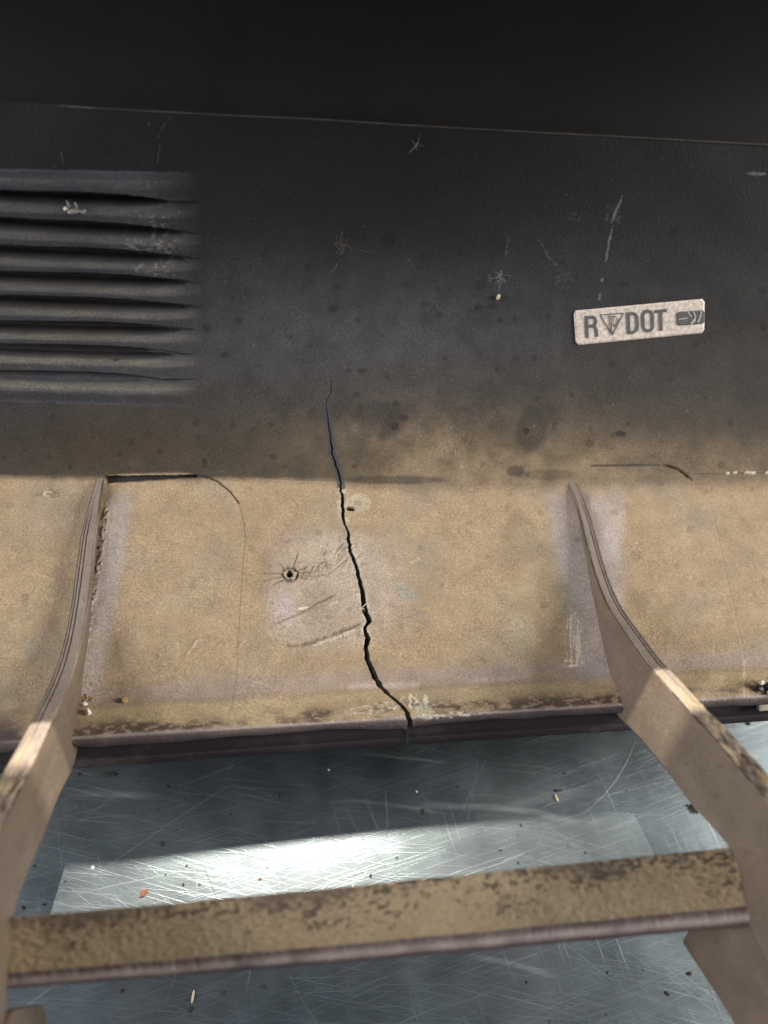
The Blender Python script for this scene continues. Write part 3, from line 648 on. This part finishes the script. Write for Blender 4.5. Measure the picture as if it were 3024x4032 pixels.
# ------------------------------------------------------------------ the metal sheet
def table():
    mt, nt, bs = mat_new('scratched_galvanised_steel'); L = nt.links
    tc = N(nt, 'ShaderNodeTexCoord').outputs['Object']
    sa = N(nt, 'ShaderNodeAttribute', attribute_name='Scr').outputs['Fac']; da = N(nt, 'ShaderNodeAttribute', attribute_name='Drk').outputs['Fac']
    base = (.19, .222, .24)
    nz = N(nt, 'ShaderNodeTexNoise', i_Scale=28.0, i_Detail=5.0, i_Roughness=.6); L.new(tc, nz.inputs['Vector'])
    g = ramp(nt, nz.outputs[0], [(.3, .80), (.7, 1.18)])
    c = mix_c(nt, 1.0, base, g.outputs[0], 'MULTIPLY')
    tot = None
    for ang, sx, sy, lo_, hi_, a_ in ((.12, 16, 1300, .60, .72, .35), (-.22, 18, 1600, .58, .72, .35), (.30, 14, 1500, .58, .72, .35), (1.35, 18, 1000, .62, .74, .25), (-.15, 12, 900, .60, .72, .28), (.65, 22, 1200, .62, .73, .22)):
        rt = N(nt, 'ShaderNodeMapping'); rt.inputs['Rotation'].default_value = (0, 0, ang); mp = N(nt, 'ShaderNodeVectorMath', operation='MULTIPLY'); mp.inputs[1].default_value = (sx, sy, 1)
        ds = N(nt, 'ShaderNodeTexNoise', i_Scale=7.0, i_Detail=0.0); L.new(tc, ds.inputs['Vector'])
        vm = N(nt, 'ShaderNodeVectorMath', operation='SCALE'); L.new(ds.outputs['Color'], vm.inputs[0]); vm.inputs['Scale'].default_value = .012
        va = N(nt, 'ShaderNodeVectorMath', operation='ADD'); L.new(tc, va.inputs[0]); L.new(vm.outputs[0], va.inputs[1]); L.new(va.outputs[0], rt.inputs['Vector']); L.new(rt.outputs[0], mp.inputs[0])
        nn = N(nt, 'ShaderNodeTexNoise', i_Scale=1.0, i_Detail=2.0, i_Roughness=.6); L.new(mp.outputs[0], nn.inputs['Vector'])
        rp = ramp(nt, nn.outputs[0], [(lo_, 0.0), (hi_, a_)]).outputs[0]
        tot = rp if tot is None else math_n(nt, 'MAXIMUM', tot, rp)
    tot = math_n(nt, 'MINIMUM', math_n(nt, 'ADD', math_n(nt, 'MULTIPLY', tot, .75), sa), 1.0)
    c = mix_c(nt, math_n(nt, 'MULTIPLY', tot, .75), c, (.60, .63, .64))
    c = mix_c(nt, da, c, (.10, .105, .10))
    v = N(nt, 'ShaderNodeTexVoronoi', i_Scale=260.0); L.new(tc, v.inputs['Vector']); rs = N(nt, 'ShaderNodeSeparateColor'); L.new(v.outputs['Color'], rs.inputs[0])
    r2 = math_n(nt, 'MULTIPLY', math_n(nt, 'MAXIMUM', math_n(nt, 'SUBTRACT', rs.outputs[0], .8), 0.0), .9)
    pit = math_n(nt, 'LESS_THAN', v.outputs['Distance'], r2)
    pc = mix_c(nt, math_n(nt, 'GREATER_THAN', rs.outputs[1], .9), (.03, .028, .025), (.7, .7, .66))
    c = mix_c(nt, math_n(nt, 'MULTIPLY', pit, .8), c, pc)
    L.new(c, bs.inputs['Base Color'])
    met = math_n(nt, 'SUBTRACT', .92, math_n(nt, 'MULTIPLY', math_n(nt, 'MAXIMUM', pit, da), .8)); L.new(met, bs.inputs['Metallic'])
    nz2 = N(nt, 'ShaderNodeTexNoise', i_Scale=60.0, i_Detail=4.0); L.new(tc, nz2.inputs['Vector'])
    rgh = math_n(nt, 'ADD', ramp(nt, nz2.outputs[0], [(.3, .33), (.7, .40)]).outputs[0], math_n(nt, 'MULTIPLY', tot, .07)); L.new(rgh, bs.inputs['Roughness'])
    bp = N(nt, 'ShaderNodeBump', i_Strength=.55, i_Distance=.0002); L.new(tot, bp.inputs['Height']); L.new(bp.outputs[0], bs.inputs['Normal'])
    # fine sheet near the camera with individual scratches, framed by a large plain slab
    st = .0004; xs = np.arange(-.14, .22, st); ys = np.arange(-.065, .085, st); X, Y = np.meshgrid(xs, ys)
    scr = np.zeros(X.shape); drk = np.zeros(X.shape); r = np.random.default_rng(12)
    def sc_line(x, y, ang, ln, bend, w_, a_, arr):
        n = 14; t = np.linspace(0, 1, n); an = ang + bend * (t - .5); px_ = x + np.cumsum(np.cos(an)) * ln / n; py_ = y + np.cumsum(np.sin(an)) * ln / n
        D_, T_ = dist_poly(X, Y, np.c_[px_, py_], .002); mm = (1 - ss(.4, 1.3, D_ / w_)) * a_ * np.minimum(1, np.minimum(T_, 1 - T_) * 5)
        np.maximum(arr, mm, out=arr)
    for _ in range(30): sc_line(r.uniform(-.16, .2), r.uniform(-.06, .07), r.normal(.18, .4) if r.random() < .7 else r.normal(-.2, .15), r.uniform(.01, .08), r.normal(0, .5), .00032, r.uniform(.10, .28), scr)
    for _ in range(60): sc_line(r.uniform(-.14, .2), r.uniform(-.06, .06), r.choice([-1.3, -.95, 1.1, -.9, 1.45]) + r.normal(0, .15), r.uniform(.008, .04), r.normal(0, .25), .00028, r.uniform(.3, .65), drk)
    # broad pale smears seen on the shaded part
    for pts, w_, a_ in (([(1250,3160),(1400,3152),(1600,3175),(1800,3215)], .0009, .30), ([(1590,3165),(1750,3172),(1950,3180),(2120,3200),(2300,3245)], .0016, .45), ([(1860,3260),(1900,3220),(2020,3170),(2200,3125),(2400,3112)], .0022, .16),
                       ([(240,3125),(420,3120),(660,3140)], .0016, .35), ([(2690-860,3760),(2000,3790),(2200,3850)], .0012, .3), ([(1400,2965),(1600,2985),(1850,3010)], .0006, .4)):
        Q = on_table(np.array([p[0] for p in pts]), np.array([p[1] for p in pts]))[:, :2]; D_, T_ = dist_poly(X, Y, Q, .008)
        mm = (1 - ss(.2, 1.4, D_ / w_)) * a_ * np.minimum(1, np.minimum(T_, 1 - T_) * 4) * (.6 + .8 * vnoise(X * 40, Y * 700, 3)); np.maximum(scr, mm, out=scr)
    V = np.stack([X, Y, 0 * X], -1).reshape(-1, 3); Fq = grid_faces(*X.shape)
    # surrounding frame and thickness
    b0 = len(V); x0, x1, y0, y1 = xs[0], xs[-1], ys[0], ys[-1]; O = [(-.9, -.7), (.9, -.7), (.9, .8), (-.9, .8)]; t_ = -.003
    R_ = len(ys); K = len(xs); idc = [0, K - 1, R_ * K - 1, (R_ - 1) * K]
    V = np.vstack([V, [(x, y, 0) for x, y in O], [(x, y, t_) for x, y in O]])
    ex = [[b0 + i, b0 + (i + 1) % 4, idc[(i + 1) % 4], idc[i]] for i in range(4)] + [[b0 + 4 + i, b0 + 4 + (i + 1) % 4, b0 + (i + 1) % 4, b0 + i] for i in range(4)] + [[b0 + 7, b0 + 6, b0 + 5, b0 + 4]]
    Fq = np.vstack([Fq, ex]); pad = np.zeros(8)
    o = np_mesh('metal_sheet', V, Fq, mt, None, {'Scr': np.r_[scr.reshape(-1), pad], 'Drk': np.r_[drk.reshape(-1), pad]}, smooth=False)
    tag(o, 'scratched grey galvanised metal sheet with a strip of sunlight under the broken bumper', 'metal sheet')
table()

# ------------------------------------------------------------------ the stuck-on mark with its lettering
M_stick = plain('yellowed_silver_sticker', (.70, .61, .54), .5, 0, .30, 800.0)
M_ink = plain('grey_ink', (.115, .115, .12), .55, 0, .25, 900.0); M_pale = plain('scratched_ink', (.45, .42, .38), .6, 0, .2, 900.0)
SK = .3737
def skp(u, v): return 2200 + np.asarray(u, float) * SK, 1130 + np.asarray(v, float) * SK
def sticker_poly(name, poly, h, mat, parent, inset_side=True):
    p = np.array(poly, float); a, n = panel_pt(*skp(p[:, 0], p[:, 1]), h)
    if not inset_side:
        return np_mesh(name, a, [tuple(range(len(a)))], mat, parent, smooth=False)
def smooth_sheet(name, corners, rad, h, mat, parent, nu=60, nv=16):
    TL, TR, BR, BL = [np.array(c, float) for c in corners]
    u = np.linspace(0, 1, nu); v = np.linspace(0, 1, nv); Uu, Vv = np.meshgrid(u, v)
    # round the corners by pulling the grid's end columns in
    wpx = np.linalg.norm(TR - TL); hpx = np.linalg.norm(BL - TL); dx = np.minimum(Uu, 1 - Uu) * wpx
    ins = np.where(dx < rad, rad - np.sqrt(np.clip(rad ** 2 - (rad - dx) ** 2, 0, None)), 0) / hpx; Vv = ins + (1 - 2 * ins) * Vv
    uu = Uu; q = TL * ((1 - uu) * (1 - Vv))[..., None] + TR * (uu * (1 - Vv))[..., None] + BR * (uu * Vv)[..., None] + BL * ((1 - uu) * Vv)[..., None]
    a, n = panel_pt(*skp(q[..., 0], q[..., 1]), h); b, _ = panel_pt(*skp(q[..., 0], q[..., 1]), h - .0003)
    k = nu * nv; Vt = np.vstack([a.reshape(-1, 3), b.reshape(-1, 3)]); I = np.arange(k).reshape(nv, nu)
    F1 = grid_faces(nv, nu, I)[:, ::-1]; F2 = grid_faces(nv, nu, I + k); rim = np.r_[I[0, :], I[1:, -1], I[-1, -2::-1], I[-2:0:-1, 0]]; r2 = np.roll(rim, -1)
    return np_mesh(name, Vt, np.vstack([F1, F2, np.stack([rim, r2, r2 + k, rim + k], -1)]), mat, parent, smooth=False)
BASEH = .00045
stk = smooth_sheet('sticker', [(153, 248), (1532, 120), (1527, 483), (178, 612)], 36, BASEH, M_stick, root)
stk['label'] = 'pale rectangular sticker with grey lettering'
def ribbons(name, strokes, mat, parent, h):
    V = []; F_ = []
    for pts, hw in strokes:
        p = np.array(pts, float); t = np.gradient(p, axis=0)
        if len(p) > 2 and np.allclose(p[0], p[-1]): t[0] = t[-1] = p[1] - p[-2]
        t /= np.linalg.norm(t, axis=1)[:, None] + 1e-9; n = np.c_[-t[:, 1], t[:, 0]] * hw
        a, _ = panel_pt(*skp(*(p + n).T), h); b, _ = panel_pt(*skp(*(p - n).T), h); k = sum(len(v) for v in V)
        V.append(np.stack([a, b], 1).reshape(-1, 3)); h += .00001
        for i in range(len(p) - 1): F_.append((k + 2 * i, k + 2 * i + 1, k + 2 * i + 3, k + 2 * i + 2))
    o = np_mesh(name, np.vstack(V), F_, mat, parent, smooth=False); return o
def arc(cx_, cy_, rx, ry, a0, a1, n=14):
    return [(cx_ + rx * math.cos(math.radians(a0 + (a1 - a0) * i / n)), cy_ + ry * math.sin(math.radians(a0 + (a1 - a0) * i / n))) for i in range(n + 1)]
SL = -.095                                             # slope of the text line
def sk(pts, ox): return [(x, y + SL * (x - ox)) for x, y in pts]
HW = 18
R_ = [([(285, 301), (293, 534)], HW), (sk([(285, 320), (335, 322)] + arc(345, 366, 38, 47, -90, 90, 10) + [(290, 413)], 285), HW - 1), ([(350, 405), (374, 420), (388, 450), (393, 522)], HW)]
D_ = [([(724, 262), (731, 493)], HW), (sk([(722, 281), (765, 281)] + arc(765, 340, 52, 59, -90, 0, 8)[1:] + [(819, 420)] + arc(765, 420, 54, 60, 0, 90, 8)[1:] + [(728, 480)], 722), HW)]
O_ = [(arc(928, 306, 50, 56, 180, 360, 12) + [(980, 400)] + arc(932, 410, 50, 48, 0, 180, 12) + [(878, 306)], HW)]
T_ = [([(1000, 257), (1131, 243)], 17), ([(1063, 252), (1070, 458)], HW + 1)]
ribbons('lettering', R_ + D_ + O_ + T_, M_ink, stk, BASEH + .00012)
tri = [(430, 291), (675, 272), (556, 502)]
ribbons('emblem', [(tri[:2], 6), ([tri[1], tri[2]], 6), ([tri[2], tri[0]], 6), ([(518, 302), (540, 300)], 4), ([(520, 302), (543, 470)], 4.5), ([(543, 300), (550, 480)], 4.5),
                   ([(566, 298), (567, 412)], 4.5), ([(566, 300), (590, 306), (606, 325), (613, 350), (607, 378), (592, 400), (568, 412)], 4.5)], M_ink, stk, BASEH + .00014)
smooth_sheet('dark_bar', [(1236, 260), (1528, 236), (1526, 381), (1240, 402)], 26, BASEH + .00032, M_ink, stk, 30, 10)
ribbons('scuff_mark', [([(1350, 255), (1372, 290), (1392, 310)], 7), ([(1410, 255), (1428, 300), (1425, 345), (1390, 385)], 8), ([(1492, 250), (1480, 310), (1455, 370)], 9), ([(1250, 335), (1300, 328), (1350, 322)], 6), ([(1380, 375), (1420, 330)], 6)], M_pale, stk, BASEH + .00046)

# ------------------------------------------------------------------ broken clip at the right end of the lip
M_cream = plain('cream_plastic', (.62, .56, .42), .5, 0, .25, 300.0); M_black = plain('black_plastic', (.02, .018, .018), .5)
M_dkcrumb = plain('dark_crumb', (.035, .028, .022), .8, 0, .4, 900.0); M_rust = plain('rusty_flake', (.22, .10, .05), .85, 0, .4, 900.0)
M_straw = plain('straw_fibre', (.60, .50, .33), .7, 0, .2, 900.0); M_white = plain('chalky_lump', (.75, .72, .64), .8, 0, .2, 900.0)
M_earth = plain('packed_earth', (.33, .22, .11), .95, 0, .35, 900.0); M_web = plain('spider_silk', (.26, .26, .24), .7, 0, .2, 900.0)
def lump(name, c, r, mat, seed, sq=(1, 1, 1), sub=2, amp=.5, rot=0.0, parent=None):
    bm = bmesh.new(); bmesh.ops.create_icosphere(bm, subdivisions=sub, radius=1); rr = random.Random(seed)
    dirs = [Vector((rr.uniform(-1, 1), rr.uniform(-1, 1), rr.uniform(-1, 1))).normalized() for _ in range(9)]; am = [rr.uniform(-amp, amp) for _ in dirs]
    for v in bm.verts:
        k = 1 + sum(a * max(0, v.co.dot(d)) ** 4 for d, a in zip(dirs, am)); v.co = v.co * k
        v.co = Vector((v.co.x * sq[0], v.co.y * sq[1], v.co.z * sq[2])) * r
    bmesh.ops.rotate(bm, cent=(0, 0, 0), matrix=Matrix.Rotation(rot, 3, 'Z'), verts=bm.verts)
    me = bpy.data.meshes.new(name); bm.to_mesh(me); bm.free(); me.materials.append(mat)
    o = bpy.data.objects.new(name, me); C.objects.link(o); o.location = c
    if parent: o.parent = parent
    return o
def fibres(name, paths, r, mat, parent=None):
    """thin tubes joined as one mesh"""
    V = []; F_ = []
    for p in paths:
        p = np.array(p); t = np.gradient(p, axis=0); t /= np.linalg.norm(t, axis=1)[:, None] + 1e-12
        a = np.cross(t, [.3, .2, 1.0]); a /= np.linalg.norm(a, axis=1)[:, None] + 1e-12; b = np.cross(t, a); k0 = sum(len(v) for v in V)
        rad = r * np.clip(np.minimum(np.linspace(.3, 3, len(p)), np.linspace(3, .3, len(p))), .3, 1)[:, None]
        ring = np.stack([p + rad * (a * math.cos(q) + b * math.sin(q)) for q in np.arange(5) * 2 * math.pi / 5], 1); V.append(ring.reshape(-1, 3))
        for i in range(len(p) - 1):
            for q in range(5): F_.append((k0 + i * 5 + q, k0 + i * 5 + (q + 1) % 5, k0 + (i + 1) * 5 + (q + 1) % 5, k0 + (i + 1) * 5 + q))
    return np_mesh(name, np.vstack(V), F_, mat, parent)
c0, _ = panel_pt(2995, 2705, .001)
clip = bpy.data.objects.new('broken_clip', None); C.objects.link(clip); clip.parent = root
c0 = c0.reshape(3); c0[1] -= .0015; c0[2] += .0005
for k, (dx, dy, dz, r_, mt, sq) in enumerate([(-.0008, .0022, .0012, .0013, M_white, (1, .8, .7)), (.002, .001, .0008, .0017, M_black, (1, .6, .8)), (-.0018, .0005, .0, .0012, M_black, (.8, 1, .6)), (.0035, .003, .0012, .0015, M_cream, (1.4, .5, .5)), (.0015, -.0016, .0005, .0011, M_cream, (1, .7, .6)), (.004, -.0008, .0, .0016, M_black, (.7, 1, 1))]):
    lump('clip_fragment', (c0[0] + dx, c0[1] + dy, c0[2] + dz), r_, mt, 40 + k, sq, 2, .7, k * .7, clip)
b_ = slab('clip_tab', [(c0[1] - .0005, c0[2] - .0030), (c0[1] - .0062, c0[2] - .0062), (c0[1] - .0075, c0[2] - .0052), (c0[1] - .0020, c0[2] - .0018)], c0[0] - .0018, c0[0] + .012, M_cream, clip, .0004, 2)

# ------------------------------------------------------------------ unseen blade added above the camera to bound the strip of light
o = slab('light_blocker', [(.100, .3405), (.1488, .3405), (.1488, .3435), (.100, .3435)], -.22, .26, plain('grey_blocker', (.12, .12, .12), .6), None, .0006, 2)
tag(o, 'flat grey blade added out of view to bound the light strip', 'light blocker')

# ------------------------------------------------------------------ loose bits on the bumper
def pcurve(pts, h=.0006, n=10, wob=.0):
    p = np.array(pts, float); s = np.r_[0, np.cumsum(np.hypot(*np.diff(p, axis=0).T))]; t = np.linspace(0, s[-1], n)
    q = np.c_[np.interp(t, s, p[:, 0]), np.interp(t, s, p[:, 1])] + rng.normal(0, wob, (n, 2)); a, _ = panel_pt(q[:, 0], q[:, 1], h); return a
def at_panel(px, py, h): return panel_pt(np.array([px]), np.array([py]), h)[0][0]
ck = bpy.data.objects.new('dried_cocoon', None); C.objects.link(ck); p = at_panel(300, 815, .0035); ck.location = p
tag(ck, 'lumpy dried cocoon stuck on the second louver slat', 'cocoon')
for k, (dx, dz, r_, sq, an) in enumerate([(-.0026, .0000, .0009, (1, .8, .9), 0), (.0004, -.0006, .0016, (1.7, .8, .7), .5), (-.0013, .0018, .0007, (.6, .6, 2.2), 0), (.0012, .0017, .0007, (.6, .6, 2.0), .1), (.0030, -.0008, .0010, (1.2, .8, .7), .4)]):
    lump('cocoon_lobe', (dx, 0, dz), r_, M_web if k != 0 else M_cream, 60 + k, sq, 3, .4, an, ck)
def web(name, px, py, r_px, n, label, cat, mat=M_web, extra=()):
    ps = []
    for k in range(n):
        a = rng.uniform(0, 2 * math.pi); L_ = r_px * rng.uniform(.4, 1.1); sx, sy = px + rng.normal(0, r_px * .12), py + rng.normal(0, r_px * .12)
        ps.append(pcurve([(sx, sy), (sx + L_ * .5 * math.cos(a) + rng.normal(0, 4), sy + L_ * .5 * math.sin(a) + rng.normal(0, 4)), (sx + L_ * math.cos(a + .3), sy + L_ * math.sin(a + .3))], .0007 + rng.uniform(0, .0006), 8, .8))
    for e in extra: ps.append(pcurve(e, .0008, 12, 1.0))
    return tag(fibres(name, ps, 0.00005, mat), label, cat)
web('web_tuft', 1352, 970, 46, 16, 'brownish tuft of web on the dark panel left of centre', 'web tuft', plain('brown_silk', (.16, .13, .09), .8), [[(1345, 905), (1340, 960)], [(1408, 984), (1460, 990)]])
web('web_tuft', 1968, 1088, 36, 26, 'whitish feathery tuft of web left of the sticker', 'web tuft', M_web, [[(1968, 1110), (1962, 1150)]])
web('web_tuft', 1640, 575, 34, 9, 'straggly thin web hanging just below the seam line', 'web tuft', M_web, [[(1652, 520), (1645, 560), (1610, 600), (1600, 605)]])
p = at_panel(1960, 1168, .0008); tag(lump('insect_husk', p, .0007, M_straw, 3, (.9, 1, 2.0), 2, .3), 'tiny straw-coloured insect husk under the whitish web tuft', 'insect husk')
r_ = ray(2342, 463); t_ = (.2405) / r_[1]; p = CAM + r_ * t_; p[1] -= .0012
tag(lump('seed', p, .0009, plain('brown_seed', (.20, .14, .09), .7), 5, (.75, .7, 1.6), 2, .3), 'small brown seed stuck on the dark upper flange', 'seed')
ang = np.linspace(0, 5.6, 16); cc = at_panel(193, 1951, .0011)
tag(fibres('curled_larva', [np.c_[cc[0] + .0016 * np.cos(ang) * (1 - .04 * ang), cc[1] + .0010 * np.sin(ang), cc[2] + .0004 + 0 * ang]], .00035, M_straw), 'pale curled ring-shaped larva on the tan dust left of the left rib', 'larva')
ps = [np.array([at_panel(1405, 2405, .001), at_panel(1425, 2398, .0026), at_panel(1440, 2383, .0022), at_panel(1449, 2376, .001)])] + [np.array([at_panel(1412, 2398, .001), at_panel(1430, 2402, .002), at_panel(1436, 2412, .0004)])]
tag(fibres('straw_fibre', ps, .00022, M_straw), 'pale frayed fibre bridging the widest part of the crack', 'fibre')
dc = bpy.data.objects.new('dirt_clump', None); C.objects.link(dc); dc.location = at_panel(330, 2765, .0); tag(dc, 'crumbly earth clump in the corner at the foot of the left rib', 'dirt clump')
for k in range(26):
    q = at_panel(328 + rng.normal(8, 15) + .12 * (2765 - 2700), 2765 - abs(rng.normal(0, 70)), .0004) - np.array(dc.location)
    lump('earth_crumb', q, rng.uniform(.0003, .0008), M_earth, 200 + k, (1, 1, .8), 1, .5, 0, dc)
for k, (x, y) in enumerate([(333, 2778), (345, 2805), (352, 2812), (318, 2722)]): lump('chalk_chip', at_panel(x, y, .0012) - np.array(dc.location), .0009 if k < 3 else .0006, M_white if k != 1 else M_straw, 240 + k, (1.5, .8, .8), 1, .6, k, dc)
tag(lump('earth_pellet', at_panel(492, 2762, .0010), .0013, M_earth, 7, (1, .8, 1.2), 2, .5), 'single brown earth pellet on the flange line right of the left rib', 'earth pellet')
tag(lump('grit_grain', at_panel(458, 1411, .0016), .0008, M_dkcrumb, 8, (.8, .8, 1.1), 2, .4), 'small dark grain on the lower louver slats', 'grain')

# ------------------------------------------------------------------ crumbs on the metal sheet
def crumb(px, py, r, mat, seed, name, sq=(1, 1, .5), rot=0.0):
    c = on_table(np.array([px]), np.array([py]))[0]; return lump(name, (c[0], c[1], r * sq[2] * .8), r, mat, seed, sq, 2, .5, rot)
tag(crumb(564, 3516, .0019, M_rust, 1, 'rust_flake', (1.1, .8, .4), .5), 'largest orange-brown flake lying in the sunlit strip', 'rust flake')
tag(crumb(1024, 3461, .0008, M_rust, 2, 'rust_flake', (1, .8, .5)), 'little rusty flake right of the large one in the sunlit strip', 'rust flake')
tag(crumb(2190, 3142, .0011, M_straw, 4, 'wood_chip', (.6, 1.5, .4), .25), 'pale straw-coloured chip on the shaded metal right of centre', 'wood chip')
tag(crumb(434, 3052, .0017, M_dkcrumb, 9, 'dark_flake', (1.7, .6, .35), -.2), 'longish black flake on the shaded metal near the left rib', 'dark flake')
tag(crumb(2730, 3185, .0018, M_black, 6, 'dark_flake', (1.4, .5, .6), -.9), 'black flake touching the edge of the right rib', 'dark flake')
tag(crumb(2198, 3112, .0012, M_black, 7, 'dark_flake', (1.6, .5, .5), 0), 'thin black flake just above the pale straw-coloured chip', 'dark flake')
tag(crumb(760, 3925, .0006, M_straw, 17, 'wood_splinter', (.7, 3.2, .5), -.2), 'pale upright splinter below the cross bar', 'splinter')
SPOTS = [(658,3096,.0011),(728,3144,.0007),(620,3190,.0010),(637,3322,.0014),(311,3048,.0008),(545,3078,.0006),(697,3265,.0006),(906,3205,.0006),(1095,3135,.0012),(1368,3012,.0008),(1669,3195,.0014),(2222,3046,.0009),(2030-480,3250,.0006),(2052,3250,.0009),(2305,3358,.0009),(1970,3347,.0008),(735,3410,.0008),(652,3444,.0007),(722,3485,.0009),(257,3471,.0008),(90,3575,.0010),(172,3563,.0009),(135,3410,.0008),(1460,3450,.0009),(2040,3398,.0009),(878,3908,.0010),(1035,3885,.0010),(748,3975,.0016),(478,3903,.0010),(2716,3833,.0013),(2628,3912,.0012),(2075,3868,.0008),(2392,3830,.0007),(2900,2820,.0010),(2945,2850,.0016),(2865,2915,.0006),(1370+180,3505,.0006),(2236,3500-172,.0006),(1800,3100,.0006),(930,3010,.0007),(1180,3050,.0006)]
proto = None
rr = random.Random(5)
protos = []; crumbs = []
for k, (x, y, r) in enumerate(SPOTS):
    if len(protos) < 5:
        o = crumb(x, y, .001, M_dkcrumb, 300 + k, 'dark_crumb', (1, .75, .5), rr.uniform(0, 3)); protos.append(o)
    else:
        o = protos[k % 5].copy(); C.objects.link(o)
    c = on_table(np.array([x]), np.array([y]))[0]; s_ = r / .001 * .62; o.scale = (s_, s_, s_); o.location = (c[0], c[1], .0004 * s_); o.rotation_euler = (0, 0, rr.uniform(0, 6))
    zone = 'on the metal right of the right rib' if x > 2780 and y < 3000 else 'on the metal below the cross bar' if y > 3700 else 'in the sunlit strip' if y > 3440 - .075 * x else 'on the shaded metal above the sunlit strip'
    crumbs.append((zone, x, o))
ORD = ['leftmost', 'second from the left', 'third from the left', 'fourth from the left', 'fifth from the left', 'sixth from the left', 'seventh from the left', 'eighth from the left', 'ninth from the left'] + [w + ' from the left' for w in 'tenth eleventh twelfth thirteenth fourteenth fifteenth sixteenth seventeenth eighteenth nineteenth twentieth'.split()]
for zone in sorted({c[0] for c in crumbs}):
    for k, (_, x, o) in enumerate(sorted([c for c in crumbs if c[0] == zone], key=lambda c: c[1])):
        tag(o, 'dark crumb ' + zone + ', ' + ORD[k], 'crumb', 'dark crumbs scattered on the metal sheet')
